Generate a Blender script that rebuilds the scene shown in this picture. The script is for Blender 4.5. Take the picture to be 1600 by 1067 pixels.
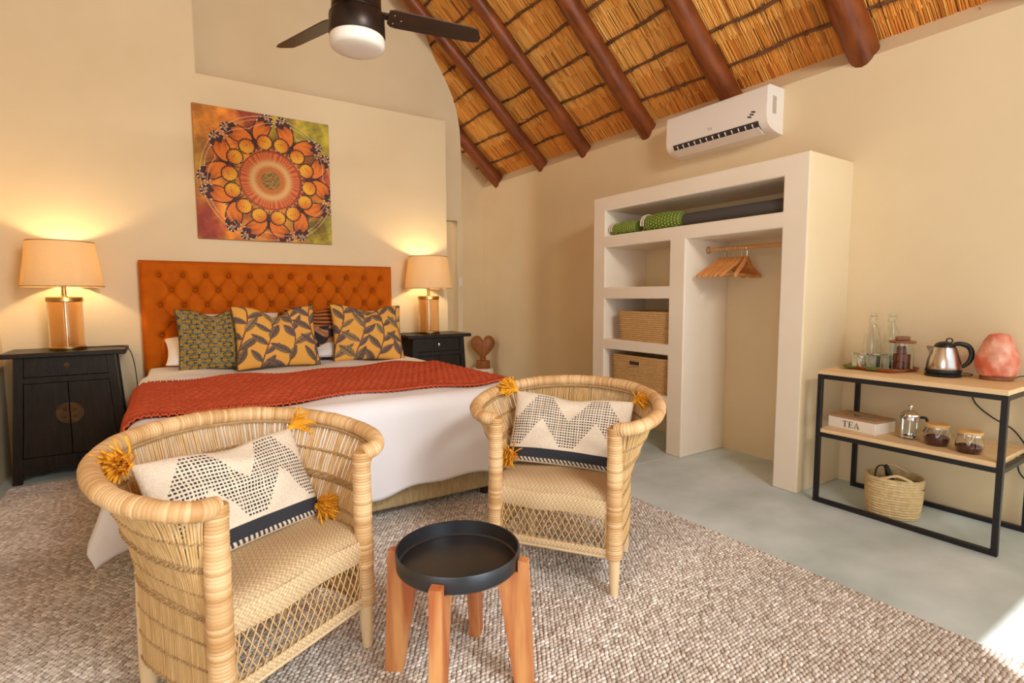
import bpy, bmesh, math, random
import numpy as np
from mathutils import Matrix, Vector
random.seed(7); RNG = np.random.default_rng(7)
R = math.radians
for o in list(bpy.data.objects): bpy.data.objects.remove(o)
scene = bpy.context.scene
COL = scene.collection

# ------------------------------------------------------------------ camera
yaw, pitch, roll = .578528, .084517, .0033725
f = np.array([math.sin(yaw)*math.cos(pitch), math.cos(yaw)*math.cos(pitch), -math.sin(pitch)])
r = np.array([math.cos(yaw), -math.sin(yaw), 0]); d = np.cross(f, r)
r2 = math.cos(roll)*r + math.sin(roll)*d; d2 = -math.sin(roll)*r + math.cos(roll)*d
cam = bpy.data.objects.new('camera', bpy.data.cameras.new('camera')); COL.objects.link(cam)
cam.matrix_world = Matrix(((r2[0], -d2[0], -f[0], 0), (r2[1], -d2[1], -f[1], 0), (r2[2], -d2[2], -f[2], 1.3), (0, 0, 0, 1)))
cam.data.sensor_width = 36; cam.data.lens = 834.77/1600*36; cam.data.clip_start = .02
scene.camera = cam
# ------------------------------------------------------------------ light and exposure
vs = scene.view_settings
vs.view_transform = 'Standard'; vs.look = 'None'; vs.gamma = 1; vs.use_curve_mapping = False
vs.exposure = 0.2
scene.cycles.use_denoising = True
scene.cycles.max_bounces = 10; scene.cycles.diffuse_bounces = 6
scene.cycles.sample_clamp_indirect = 6
w = bpy.data.worlds.new('sky'); scene.world = w; w.use_nodes = True
w.node_tree.nodes['Background'].inputs[0].default_value = (.80, .88, 1, 1)
w.node_tree.nodes['Background'].inputs[1].default_value = 1.5
def area(name, loc, size, power, col, direction, spread=180):
    l = bpy.data.lights.new(name, 'AREA'); l.shape = 'RECTANGLE'; l.size, l.size_y = size
    l.energy = power; l.color = col; l.spread = R(spread)
    o = bpy.data.objects.new(name, l); COL.objects.link(o); o.location = loc
    o.rotation_euler = Vector(direction).to_track_quat('-Z', 'Y').to_euler()
    return o
# daylight through the tall glazed garden front behind the camera
area('door_daylight', (.55, -1.5, 1.55), (2.8, 2.9), 62, (.90, .97, 1), (-.42, 1, 0), 130)
area('side_window_daylight', (-.98, -.2, 1.35), (2.0, 2.3), 20, (.94, .98, 1), (1, .35, 0))
area('upper_window_daylight', (1.4, -1.5, 3.25), (1.2, .45), 80, (1, .97, .92), (-.1, 1, .12), 150)
sun = bpy.data.lights.new('sun', 'SUN'); sun.energy = 9; sun.angle = R(.6); sun.color = (1, .97, .92)
so = bpy.data.objects.new('sun', sun); COL.objects.link(so)
so.rotation_euler = Vector((1.56, 2.42, -3.6)).to_track_quat('-Z', 'Y').to_euler()

# ------------------------------------------------------------------ helpers
class MB:
    def __init__(s): s.v = []; s.f = []; s.n = 0; s.c = []
    def add(s, V, F, col=None):
        V = np.asarray(V, float).reshape(-1, 3)
        s.v.append(V)
        n = s.n
        s.f += [tuple(int(i)+n for i in q) for q in F]
        s.n += len(V)
        if col is not None:
            col = np.asarray(col, float)
            if col.ndim == 1: col = np.tile(col[:3], (len(V), 1))
            s.c.append(col)
        return s
    def box(s, c, size, ch=0.0, rot=None, taper=None, col=None):
        h = np.array(size, float)/2; V = []; F = []
        if ch <= 0:
            V = [(x, y, z) for x in (-h[0], h[0]) for y in (-h[1], h[1]) for z in (-h[2], h[2])]
            F = [(0, 1, 3, 2), (4, 6, 7, 5), (0, 4, 5, 1), (2, 3, 7, 6), (0, 2, 6, 4), (1, 5, 7, 3)]
        else:
            ch = min(ch, *(h*.98)); idx = {}
            for sx in (-1, 1):
                for sy in (-1, 1):
                    for sz in (-1, 1):
                        for a in range(3):
                            p = [sx*(h[0]-ch), sy*(h[1]-ch), sz*(h[2]-ch)]
                            p[a] = (sx, sy, sz)[a]*h[a]
                            idx[(sx, sy, sz, a)] = len(V); V.append(p)
            for a in range(3):
                b, c2 = [i for i in range(3) if i != a]
                for sg in (-1, 1):
                    q = []
                    for (u, v) in ((-1, -1), (1, -1), (1, 1), (-1, 1)):
                        k = [0, 0, 0]; k[a] = sg; k[b] = u; k[c2] = v; q.append(idx[(*k, a)])
                    F.append(tuple(q))
                for u in (-1, 1):
                    for v in (-1, 1):
                        q = []
                        for (e, ax) in ((-1, b), (1, b), (1, c2), (-1, c2)):
                            k = [0, 0, 0]; k[a] = e; k[b] = u; k[c2] = v; q.append(idx[(*k, ax)])
                        F.append(tuple(q))
            for sx in (-1, 1):
                for sy in (-1, 1):
                    for sz in (-1, 1): F.append(tuple(idx[(sx, sy, sz, a)] for a in range(3)))
        V = np.array(V, float)
        F2 = []
        for q in F:
            p = V[list(q)]; nn = np.cross(p[1]-p[0], p[2]-p[0])
            F2.append(q if nn @ p.mean(0) > 0 else q[::-1])
        if taper is not None:
            k = (V[:, 2]/h[2]+1)/2
            V[:, 0] *= 1+(taper[0]-1)*k; V[:, 1] *= 1+(taper[1]-1)*k
        if rot is not None: V = V @ np.array(rot).T
        return s.add(V+np.array(c), F2, col)
    def grid(s, P, cu=False, cv=False, col=None, flip=False):
        P = np.asarray(P, float); nu, nv = P.shape[:2]
        i = np.arange(nu if cu else nu-1)[:, None]; j = np.arange(nv if cv else nv-1)[None, :]
        i2 = (i+1) % nu; j2 = (j+1) % nv
        Q = np.stack([i*nv+j, i2*nv+j, i2*nv+j2, i*nv+j2], -1).reshape(-1, 4)
        if flip: Q = Q[:, ::-1]
        return s.add(P.reshape(-1, 3), Q.tolist(), None if col is None else np.asarray(col).reshape(-1, 3))
    def tube(s, path, rad, n=8, caps=True, col=None, closed=False):
        P = np.asarray(path, float); m = len(P)
        rad = np.broadcast_to(np.asarray(rad, float), (m,))
        T = np.roll(P, -1, 0)-np.roll(P, 1, 0)
        if not closed: T[0] = P[1]-P[0]; T[-1] = P[-1]-P[-2]
        T /= np.maximum(np.linalg.norm(T, axis=1)[:, None], 1e-9)
        a = np.array([0, 0, 1.]) if abs(T[0][2]) < .9 else np.array([1., 0, 0])
        N = np.zeros_like(P); N[0] = a-T[0]*(a@T[0]); N[0] /= np.linalg.norm(N[0])
        for k in range(1, m):
            v = N[k-1]-T[k]*(N[k-1]@T[k]); N[k] = v/max(np.linalg.norm(v), 1e-9)
        B = np.cross(T, N); th = np.linspace(0, 2*math.pi, n, endpoint=False)
        G = P[:, None]+rad[:, None, None]*(np.cos(th)[None, :, None]*N[:, None]+np.sin(th)[None, :, None]*B[:, None])
        n0 = s.n
        s.grid(G, cu=closed, cv=True, col=None if col is None else np.tile(np.array(col)[:3], (m*n, 1)), flip=True)
        if caps and not closed:
            s.f.append(tuple(n0+k for k in range(n))); s.f.append(tuple(n0+(m-1)*n+k for k in reversed(range(n))))
        return s
    def cyl(s, p0, p1, r0, r1=None, n=16, col=None):
        return s.tube([p0, p1], [r0, r0 if r1 is None else r1], n, col=col)
    def lathe(s, prof, n=32, c=(0, 0, 0), sx=1, sy=1, col=None):
        th = np.linspace(0, 2*math.pi, n, endpoint=False)
        P = np.array([[(a*math.cos(t)*sx+c[0], a*math.sin(t)*sy+c[1], z+c[2]) for t in th] for a, z in prof])
        n0 = s.n
        s.grid(P, cv=True, col=None if col is None else np.tile(np.array(col)[:3], (len(prof)*n, 1)), flip=True)
        closed = tuple(prof[0]) == tuple(prof[-1])
        if prof[0][0] > 1e-6 and not closed: s.f.append(tuple(n0+k for k in range(n)))
        if prof[-1][0] > 1e-6 and not closed: s.f.append(tuple(n0+(len(prof)-1)*n+k for k in reversed(range(n))))
        return s
    def ball(s, c, rad, n=10, m=7, col=None):
        rad = np.broadcast_to(np.asarray(rad, float), (3,))
        ph = np.linspace(-math.pi/2, math.pi/2, m); th = np.linspace(0, 2*math.pi, n, endpoint=False)
        P = np.stack([np.cos(ph)[:, None]*np.cos(th)*rad[0]+c[0], np.cos(ph)[:, None]*np.sin(th)*rad[1]+c[1], np.repeat(np.sin(ph)[:, None], n, 1)*rad[2]+c[2]], -1)
        return s.grid(P, cv=True, flip=True, col=None if col is None else np.tile(np.array(col)[:3], (m*n, 1)))
    def prism(s, poly, axis, a0, a1, col=None):
        n = len(poly); V = []
        for a in (a0, a1):
            for (p, q) in poly:
                v = [0, 0, 0]; o = [i for i in range(3) if i != axis]; v[axis] = a; v[o[0]] = p; v[o[1]] = q; V.append(v)
        F = [tuple(range(n)), tuple(range(n, 2*n))[::-1]]+[(i, i+n, (i+1) % n+n, (i+1) % n) for i in range(n)]
        A = sum(poly[i][0]*poly[(i+1) % n][1]-poly[(i+1) % n][0]*poly[i][1] for i in range(n))
        if (A > 0) == (axis != 1): F = [q[::-1] for q in F]
        return s.add(V, F, col)
    def build(s, name, mat, parent=None, smooth=True, angle=38, loc=None, rot=None, kind=None, clean=False):
        me = bpy.data.meshes.new(name)
        V = np.concatenate(s.v)
        me.from_pydata(V.tolist(), [], s.f)
        if s.c and sum(len(c) for c in s.c) == len(V):
            a = me.color_attributes.new('Col', 'FLOAT_COLOR', 'POINT')
            cc = np.concatenate(s.c); a.data.foreach_set('color', np.c_[cc, np.ones(len(cc))].ravel().astype(np.float32))
        if clean:
            bm = bmesh.new(); bm.from_mesh(me); bmesh.ops.remove_doubles(bm, verts=bm.verts, dist=1e-5)
            bmesh.ops.recalc_face_normals(bm, faces=bm.faces); bm.to_mesh(me); bm.free()
        me.update()
        if smooth:
            me.polygons.foreach_set('use_smooth', [True]*len(me.polygons))
            if angle < 180: me.set_sharp_from_angle(angle=R(angle))
        me.materials.append(MATS[mat] if isinstance(mat, str) else mat)
        o = bpy.data.objects.new(name, me); COL.objects.link(o)
        if parent is not None: o.parent = parent
        if loc is not None: o.location = loc
        if rot is not None: o.rotation_euler = rot
        if kind: o['kind'] = kind
        return o
def tag(o, label, cat, group=None):
    o['label'] = label; o['category'] = cat
    if group: o['group'] = group
    return o
def thing(name, label, cat, loc=(0, 0, 0), rz=0, group=None, rot=None):
    o = bpy.data.objects.new(name, None); COL.objects.link(o); o.location = loc
    o.rotation_euler = rot if rot is not None else (0, 0, rz); o.empty_display_size = .1
    return tag(o, label, cat, group)
def copy_tree(o, parent=None):
    c = o.copy(); COL.objects.link(c)
    if parent is not None: c.parent = parent
    for ch in [x for x in bpy.data.objects if x.parent == o]: copy_tree(ch, c)
    return c
def spline(pts, n):
    P = np.array(pts, float); P = np.vstack([2*P[0]-P[1], P, 2*P[-1]-P[-2]]); out = []
    segs = len(P)-3
    for t in np.linspace(0, segs-1e-9, n):
        i = int(t); u = t-i; a, b, c, e = P[i:i+4]
        out.append(.5*((2*b)+(c-a)*u+(2*a-5*b+4*c-e)*u*u+(3*b-a-3*c+e)*u**3))
    return np.array(out)
def voxel(xs, ys, zs, solid):
    mb = MB(); idx = {}; V = []; F = []
    def vid(i, j, k):
        if (i, j, k) not in idx: idx[(i, j, k)] = len(V); V.append((xs[i], ys[j], zs[k]))
        return idx[(i, j, k)]
    nx, ny, nz = len(xs)-1, len(ys)-1, len(zs)-1
    S = lambda i, j, k: 0 <= i < nx and 0 <= j < ny and 0 <= k < nz and solid(i, j, k)
    for i in range(nx):
        for j in range(ny):
            for k in range(nz):
                if not S(i, j, k): continue
                if not S(i-1, j, k): F.append((vid(i, j, k), vid(i, j, k+1), vid(i, j+1, k+1), vid(i, j+1, k)))
                if not S(i+1, j, k): F.append((vid(i+1, j, k), vid(i+1, j+1, k), vid(i+1, j+1, k+1), vid(i+1, j, k+1)))
                if not S(i, j-1, k): F.append((vid(i, j, k), vid(i+1, j, k), vid(i+1, j, k+1), vid(i, j, k+1)))
                if not S(i, j+1, k): F.append((vid(i, j+1, k), vid(i, j+1, k+1), vid(i+1, j+1, k+1), vid(i+1, j+1, k)))
                if not S(i, j, k-1): F.append((vid(i, j, k), vid(i, j+1, k), vid(i+1, j+1, k), vid(i+1, j, k)))
                if not S(i, j, k+1): F.append((vid(i, j, k+1), vid(i+1, j, k+1), vid(i+1, j+1, k+1), vid(i, j+1, k+1)))
    mb.add(V, F); return mb

# ------------------------------------------------------------------ materials
MATS = {}
def M(name, col, rough=.6, metal=0, col2=None, scale=6, stretch=(1, 1, 1), detail=5, bump=0, bscale=60, bstretch=None,
      trans=0, ior=1.45, attr=False, sheen=0, coat=0, weave=None, contrast=(.3, .7), emit=None, spec=.5, translucent=0, sss=0):
    m = bpy.data.materials.new(name); m.use_nodes = True; nt = m.node_tree; N = nt.nodes; L = nt.links
    b = N['Principled BSDF']; b.inputs['Roughness'].default_value = rough; b.inputs['Metallic'].default_value = metal
    b.inputs['Base Color'].default_value = (*col, 1); b.inputs['IOR'].default_value = ior
    b.inputs['Transmission Weight'].default_value = trans; b.inputs['Sheen Weight'].default_value = sheen
    b.inputs['Coat Weight'].default_value = coat; b.inputs['Specular IOR Level'].default_value = spec
    if sss: b.inputs['Subsurface Weight'].default_value = sss; b.inputs['Subsurface Radius'].default_value = (.04, .02, .01)
    tc = N.new('ShaderNodeTexCoord')
    def noise(sc, st, det):
        mp = N.new('ShaderNodeMapping'); mp.inputs['Scale'].default_value = st; L.new(tc.outputs['Object'], mp.inputs['Vector'])
        n = N.new('ShaderNodeTexNoise'); n.inputs['Scale'].default_value = sc; n.inputs['Detail'].default_value = det
        L.new(mp.outputs[0], n.inputs['Vector']); return n
    src = None
    if attr:
        a = N.new('ShaderNodeAttribute'); a.attribute_name = 'Col'; src = a.outputs['Color']
    elif col2 is not None:
        n = noise(scale, stretch, detail); rp = N.new('ShaderNodeValToRGB')
        rp.color_ramp.elements[0].position, rp.color_ramp.elements[1].position = contrast
        rp.color_ramp.elements[0].color = (*col, 1); rp.color_ramp.elements[1].color = (*col2, 1)
        L.new(n.outputs[0], rp.inputs[0]); src = rp.outputs[0]
    h = None
    if weave:
        ws = []
        for axis, sc in weave:
            wv = N.new('ShaderNodeTexWave'); wv.bands_direction = axis; wv.inputs['Scale'].default_value = sc
            wv.inputs['Distortion'].default_value = .6; wv.inputs['Detail Scale'].default_value = 3
            L.new(tc.outputs['Object'], wv.inputs['Vector']); ws.append(wv.outputs['Fac'])
        h = ws[0]
        for q in ws[1:]:
            mm = N.new('ShaderNodeMath'); mm.operation = 'MULTIPLY'; L.new(h, mm.inputs[0]); L.new(q, mm.inputs[1]); h = mm.outputs[0]
    elif bump:
        h = noise(bscale, bstretch or stretch, 6).outputs[0]
    if h is not None and bump:
        bp = N.new('ShaderNodeBump'); bp.inputs['Strength'].default_value = bump; bp.inputs['Distance'].default_value = .01
        L.new(h, bp.inputs['Height']); L.new(bp.outputs[0], b.inputs['Normal'])
    if src is not None: L.new(src, b.inputs['Base Color'])
    if emit: b.inputs['Emission Color'].default_value = (*emit[0], 1); b.inputs['Emission Strength'].default_value = emit[1]
    if translucent:
        t = N.new('ShaderNodeBsdfTranslucent'); t.inputs[0].default_value = (*col, 1)
        if src is not None: L.new(src, t.inputs[0])
        mx = N.new('ShaderNodeMixShader'); mx.inputs[0].default_value = translucent
        L.new(b.outputs[0], mx.inputs[1]); L.new(t.outputs[0], mx.inputs[2]); L.new(mx.outputs[0], N['Material Output'].inputs[0])
    MATS[name] = m; return m
M('plaster', (.72, .575, .35), .85, col2=(.77, .625, .40), scale=1.6, bump=.10, bscale=9, detail=6)
M('plaster_pale', (.80, .69, .53), .8, col2=(.84, .74, .60), scale=2.5, bump=.10, bscale=10)
M('concrete', (.46, .55, .55), .42, col2=(.68, .78, .80), scale=2.2, stretch=(1, 1.3, 1), detail=9, bump=.03, bscale=5, contrast=(.32, .7))
M('joint', (.68, .63, .55), .7)
M('thatch_back', (.34, .14, .03), .95, col2=(.56, .26, .06), scale=30, stretch=(.3, 8, .3))
M('reed', (.6, .36, .12), .85, attr=True)
M('pole', (.115, .027, .006), .42, col2=(.27, .070, .015), scale=4, stretch=(1, 6, 1), bump=.2, bscale=14, spec=.4)
M('stick', (.10, .04, .016), .75, col2=(.22, .10, .04), scale=12, bump=.4, bscale=30)
M('black_lacquer', (.011, .008, .006), .32, col2=(.024, .016, .011), scale=7, stretch=(6, 6, 1), bump=.18, bscale=30, bstretch=(8, 8, 1), spec=.35)
M('old_brass', (.13, .070, .025), .5, metal=.7, col2=(.06, .032, .014), scale=14)
M('brass', (.62, .42, .15), .28, metal=1)
M('amber_glass', (1.0, .80, .58), .04, trans=1, ior=1.3)
M('chrome', (.82, .80, .78), .12, metal=1)
M('shade', (.92, .77, .50), .9, col2=(.87, .71, .43), scale=30, stretch=(14, 14, .5), translucent=.42, contrast=(.35, .65))
M('shade_trim', (.50, .30, .12), .8)
M('bulb', (1, .85, .6), .4, emit=((1, .72, .38), 6))
M('black_cord', (.012, .011, .010), .5)
M('velvet', (.56, .125, .003), .8, col2=(.45, .09, .002), scale=9, bump=.05, bscale=40, spec=.15)
M('velvet_button', (.34, .085, .005), .8, spec=.2)
M('linen', (.80, .79, .81), .9, col2=(.84, .83, .85), scale=3, bump=.12, bscale=4)
M('throw_knit', (.46, .075, .030), .95, col2=(.56, .105, .045), scale=25, spec=.1)
M('raffia', (.44, .30, .13), .8, col2=(.62, .46, .24), scale=14, stretch=(8, 1, 1), bump=.5, weave=(('X', 60), ('Z', 75)))
M('dark_wood', (.045, .018, .010), .5)
M('print_cloth', (1, 1, 1), .92, attr=True, bump=.08, bscale=250)
M('canvas_print', (1, 1, 1), .65, attr=True)
M('canvas_edge', (.40, .14, .04), .8)
M('woven_cushion', (1, 1, 1), .95, attr=True, bump=.5, bscale=130)
M('mustard_yarn', (.74, .33, .012), .9, col2=(.86, .44, .03), scale=40)
M('cane', (.66, .45, .22), .55, col2=(.80, .60, .35), scale=14, bump=.12, bscale=60)
M('cane_wrap', (.7, .5, .3), .5, attr=True)
M('reed_cane', (.54, .33, .13), .55, col2=(.72, .49, .225), scale=60, stretch=(1, 1, .12))
M('twine', (.34, .20, .085), .8, col2=(.46, .29, .13), scale=60, bump=.4, bscale=150)
M('seat_weave', (.6, .4, .2), .65, attr=True)
M('pale_wood', (.72, .52, .29), .55, col2=(.80, .62, .38), scale=5, stretch=(4, 4, .6))
M('table_leg', (.42, .115, .035), .45, col2=(.70, .34, .12), scale=5, stretch=(3, 3, .35), contrast=(.42, .66), detail=7)
M('tray_metal', (.050, .055, .065), .34, metal=.7, col2=(.085, .070, .060), scale=3)
M('rug', (.4, .3, .2), .97, attr=True)
M('rug_back', (.30, .23, .165), .97)
M('white_plastic', (.84, .78, .70), .35)
M('hollow_shade', (.05, .035, .028), .6)  # dark colour standing in for the shade inside hollows
M('grey_sticker', (.42, .36, .28), .6, col2=(.55, .48, .38), scale=60)
M('mark', (.03, .026, .022), .6)
M('grey_mark', (.30, .26, .23), .6)
M('fan_bronze', (.032, .018, .012), .36, metal=.5)
M('fan_blade', (.030, .018, .011), .35, col2=(.055, .024, .013), scale=5, stretch=(1, 8, 1), spec=.6)
M('frost_glass', (.86, .80, .70), .35, spec=.4)
M('birch', (.72, .49, .25), .5, col2=(.80, .57, .31), scale=4, stretch=(8, 1, 8))
M('black_steel', (.020, .018, .018), .45, metal=.3)
M('clear_glass', (.97, 1, .97), .02, trans=1, ior=1.35)
M('tray_wood', (.26, .055, .014), .35, col2=(.42, .12, .035), scale=7, stretch=(1, 5, 1))
M('green_dish', (.10, .22, .05), .3, col2=(.20, .32, .10), scale=10)
M('rusk', (.16, .035, .014), .7, col2=(.26, .07, .03), scale=30, bump=.4, bscale=60)
M('acacia', (.19, .065, .022), .4, col2=(.34, .14, .05), scale=8, stretch=(1, 4, 1))
M('steel', (.62, .56, .50), .22, metal=1)
M('black_plastic', (.010, .010, .011), .35)
M('salt', (.66, .16, .08), .6, col2=(.86, .50, .36), scale=11, detail=8, bump=.5, bscale=22, sss=.2, contrast=(.38, .66))
M('cream_paint', (.84, .77, .66), .5)
M('tea_lid', (.36, .19, .09), .5, col2=(.46, .27, .13), scale=8)
M('window_pane', (.30, .24, .17), .1, spec=.8)
M('bamboo', (.68, .37, .12), .45, col2=(.76, .46, .18), scale=6)
M('cocoa', (.11, .020, .010), .9, col2=(.17, .04, .02), scale=60)
M('palm_weave', (.60, .42, .19), .75, col2=(.76, .58, .31), scale=45, bump=.45, weave=(('DIAGONAL', 45), ('Z', 10)))
M('basket_weave', (.50, .28, .10), .75, col2=(.68, .44, .19), scale=40, stretch=(1, 1, 6), bump=.3, bscale=90)
M('hanger_wood', (.58, .22, .055), .4, col2=(.70, .31, .09), scale=8)
M('rod_wood', (.60, .27, .08), .45, col2=(.70, .36, .13), scale=8, stretch=(8, 1, 8))
M('mat_rubber', (.070, .060, .056), .7)
M('green_mat', (.11, .16, .015), .6)
M('green_knob', (.27, .36, .06), .5)
M('strap', (.66, .54, .42), .8)
M('heart_wood', (.24, .075, .014), .45, col2=(.38, .13, .028), scale=6, stretch=(4, 4, .6))
M('switch_plate', (.80, .70, .55), .4)

# ------------------------------------------------------------------ setting
def struct(o, kind='structure'): o['kind'] = kind; return o
XW, YW, YG, YB, ZT = 3.97, 5.32, 5.75, 6.85, 2.86
XL, YF = -1.0, -1.6
TAN = math.tan(R(41)); C41, S41 = math.cos(R(41)), math.sin(R(41))
def roof(X, off=0): return 2.92+TAN*(3.97-X)+off/C41        # height of the roof line, off = distance along its normal
floor = struct(MB().box((1.5, 2.55, -.05), (5.6, 9.0, .1)).build('floor', 'concrete', smooth=False))
mb = MB().box((2.95, 2.852, .0006), (.95, .005, .0012)); mb.build('joint', 'joint', floor, smooth=False)
struct(voxel([XL-.2, XL], [YF-.2, -1.2, .8, 5.5], [0, .2, 2.5, 4.8], lambda i, j, k: not (j == 1 and k == 1)).build('wall_left', 'plaster', smooth=False))
struct(MB().box((XL-.95, -.9, 2.62), (1.5, 5.4, .1)).build('sun_blocker', 'thatch_back', smooth=False))      # eave added out of view to block sun through the side window
# right wall with the outward-sloping top the thatch rests on
struct(MB().prism([(XW, 0), (XW, ZT), (XW+.105, ZT+.13), (XW+.4, ZT+.13), (XW+.4, 0)], 1, YF-.2, YB+.2).build('wall_right', 'plaster', smooth=False))
# headboard partition with the high alcove
struct(voxel([XL-.2, .325, 2.63], [YW, YG+.01], [0, 3.165, 6.0], lambda i, j, k: not (i == 1 and k == 1)).build('wall_headboard', 'plaster', smooth=False))
# gable wall behind the alcove: doorway and rounded shoulder
shoulder = [(3.044, 2.195), (3.044, 2.95), (3.03, 3.25), (2.99, 3.47), (2.93, 3.63), (2.84, 3.80), (2.72, 3.98), (2.55, roof(2.55, .16)), (.2, roof(.2, .16)), (.2, 2.195)]
gw = MB().prism(shoulder, 1, YG, YG+.14).prism([(2.98, 0), (3.044, 0), (3.044, 2.195), (2.98, 2.195)], 1, YG, YG+.14).prism([(.2, 0), (2.55, 0), (2.55, 2.195), (.2, 2.195)], 1, YG, YG+.14)
struct(gw.build('wall_gable', 'plaster', smooth=False))
struct(MB().prism([(.2, 0), (4.3, 0), (4.3, roof(4.3, .3)), (.2, roof(.2, .2))], 1, YB, YB+.15).build('wall_back', 'plaster', smooth=False))
struct(voxel([XL-.2, .9-.0, 3.6, 3.75, 4.4], [YF-.2, YF], [0, 3.6, 6.2], lambda i, j, k: not (i in (1, 2) and k == 0)).build('wall_front', 'plaster', smooth=False))
bl = bpy.data.lights.new('bathroom_light', 'POINT'); bl.energy = 16; bl.color = (1, .80, .52); bl.shadow_soft_size = .12
blo = bpy.data.objects.new('bathroom_light', bl); COL.objects.link(blo); blo.location = (1.9, 6.35, 2.45)
sw = MB().box((0, 0, 0), (.05, .012, .11), .003); swo = sw.build('switch_plate', 'switch_plate', loc=(3.012, YG-.006, 1.477))
tag(swo, 'small white light switch plate on the narrow wall beside the doorway', 'light switch')

# ------------------------------------------------------------------ thatched roof
ZR = roof(.6, .13)
ceil = MB().prism([(4.4, roof(4.4, .13)), (.6, ZR), (XL-.3, ZR-TAN*(1.9)), (XL-.3, ZR-TAN*1.9+.2), (.6, ZR+.25), (4.4, roof(4.4, .13)+.25)], 1, YF-.3, YB+.3)
ceilo = struct(ceil.build('ceiling', 'thatch_back', smooth=False))
def rp(X, Y, off): return (X+S41*off, Y, 2.92+TAN*(3.97-X)+C41*off)
# reeds, laid down the slope in overlapping courses
n_course = 13; step = .31
base_cols = np.array([(.88, .40, .070), (.94, .49, .11), (.78, .30, .045), (.55, .18, .028), (.96, .59, .17)])
mb = MB()
for k in range(n_course):
    n = 2300
    ys = np.sort(RNG.uniform(-.25, YB, n)); t0 = k*step-.05+RNG.uniform(-.05, .015, n); ln = .37+RNG.uniform(-.04, .06, n)
    rr = RNG.uniform(.0025, .0046, n); off0 = .110+RNG.uniform(-.002, .008, n); off1 = off0+RNG.uniform(.000, .010, n); dy = RNG.normal(0, .007, n)
    patch = np.sin(ys*2.3+k*1.7)+np.sin(ys*5.1-k*2.9)+.5*RNG.standard_normal(n)
    c = base_cols[RNG.choice(5, n, p=[.36, .26, .2, .06, .12])]*RNG.uniform(.8, 1.08, n)[:, None]
    c = np.where((patch > 1.5)[:, None], c*np.array([.60, .46, .36]), c)
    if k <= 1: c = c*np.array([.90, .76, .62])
    P0 = np.stack([4.08-t0*C41+S41*off0, ys, 2.92+TAN*(3.97-4.08+t0*C41)+C41*off0], -1)
    t1 = t0+ln; P1 = np.stack([4.08-t1*C41+S41*off1, ys+dy, 2.92+TAN*(3.97-4.08+t1*C41)+C41*off1], -1)
    side = np.array([0, 1., 0])[None]*rr[:, None]; dn = np.array([-S41, 0, -C41])[None]*rr[:, None]
    V = np.stack([P0-side, P0+dn, P0+side, P1-side, P1+dn, P1+side], 1).reshape(-1, 3)
    i6 = np.arange(n)*6
    F = np.concatenate([np.stack([i6, i6+3, i6+4, i6+1], 1), np.stack([i6+1, i6+4, i6+5, i6+2], 1)])
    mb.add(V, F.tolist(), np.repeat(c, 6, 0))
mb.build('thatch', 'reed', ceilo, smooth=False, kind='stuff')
# battens tied across
for k in range(13):
    t = .0+k*step; X = 4.05-t*C41
    ys = np.linspace(-.3, YB, 60)
    pts = np.array([rp(X+.006*math.sin(y*4.1+k*2)+.004*math.sin(y*13+k), y, .094+.004*math.sin(y*9+k)) for y in ys])
    mb = MB().tube(pts, .0125+.003*np.sin(np.arange(60)*1.7+k), 7)
    for y in np.arange(.2, YB, .21):      # binding loops and loose ends of cord
        y += random.uniform(-.06, .06); p = np.array(rp(X+.006*math.sin(y*4.1+k*2), y, .094))
        mb.tube([p+np.array((.017*math.cos(a), .006*math.sin(a*.5), .017*math.sin(a))) for a in np.linspace(0, 6.2, 9)], .004, 4)
        if random.random() < .5: mb.tube([p, p+np.array((random.uniform(-.05, .02), random.uniform(-.05, .05), -.012)), p+np.array((random.uniform(-.1, .03), random.uniform(-.07, .07), random.uniform(-.0, .03)))], .0025, 4)
    mb.build('batten', 'stick', ceilo)
for k, (Y, ra, rb, x1) in enumerate([(6.47, .085, .070, 1.2), (5.42, .075, .062, 1.0), (4.62, .078, .062, 1.0), (3.71, .092, .066, 1.0), (2.80, .088, .070, 1.0), (1.83, .094, .072, 1.0), (.85, .09, .07, 1.0)]):
    xs = np.linspace(4.03, x1, 40)
    pts = [rp(x, Y+.012*math.sin(x*3+k), .006*math.sin(x*4.3+k*2)) for x in xs]
    rad = np.linspace(ra, rb, 40)*(1+.035*np.sin(np.arange(40)*.9+k)+.02*np.sin(np.arange(40)*2.3+k))
    MB().tube(pts, rad, 16).build('rafter', 'pole', ceilo)

# ------------------------------------------------------------------ rug: tufted loops
rx0, rx1, ry0, ry1 = -.93, 2.48, -.25, 4.82
rug = thing('rug', 'large chunky woven jute rug in mottled beige and brown under the bed and chairs', 'rug', (0, 0, 0))
MB().box(((rx0+rx1)/2, (ry0+ry1)/2, .005), (rx1-rx0-.01, ry1-ry0-.01, .01)).build('rug_backing', 'rug_back', rug, smooth=False)
px_, py_ = .0195, .0150
gx = np.arange(rx0+.012, rx1-.008, px_); gy = np.arange(ry0+.01, ry1-.006, py_)
GX, GY = np.meshgrid(gx, gy, indexing='ij'); GX = GX+((np.arange(len(gy)) % 2)*px_/2)[None, :]
GX, GY = GX.ravel(), GY.ravel()
keep = ~((GX > .05) & (GX < 1.75) & (GY > 3.1)); GX, GY = GX[keep], GY[keep]; nk = len(GX)
GX = GX+RNG.normal(0, .0016, nk); GY = GY+RNG.normal(0, .0012, nk)
ang = RNG.normal(.55, .22, nk)*np.where((np.round((GY-ry0)/py_).astype(int) % 2) == 0, 1, .75)
ang8 = np.arange(6)*math.pi/3
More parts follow.
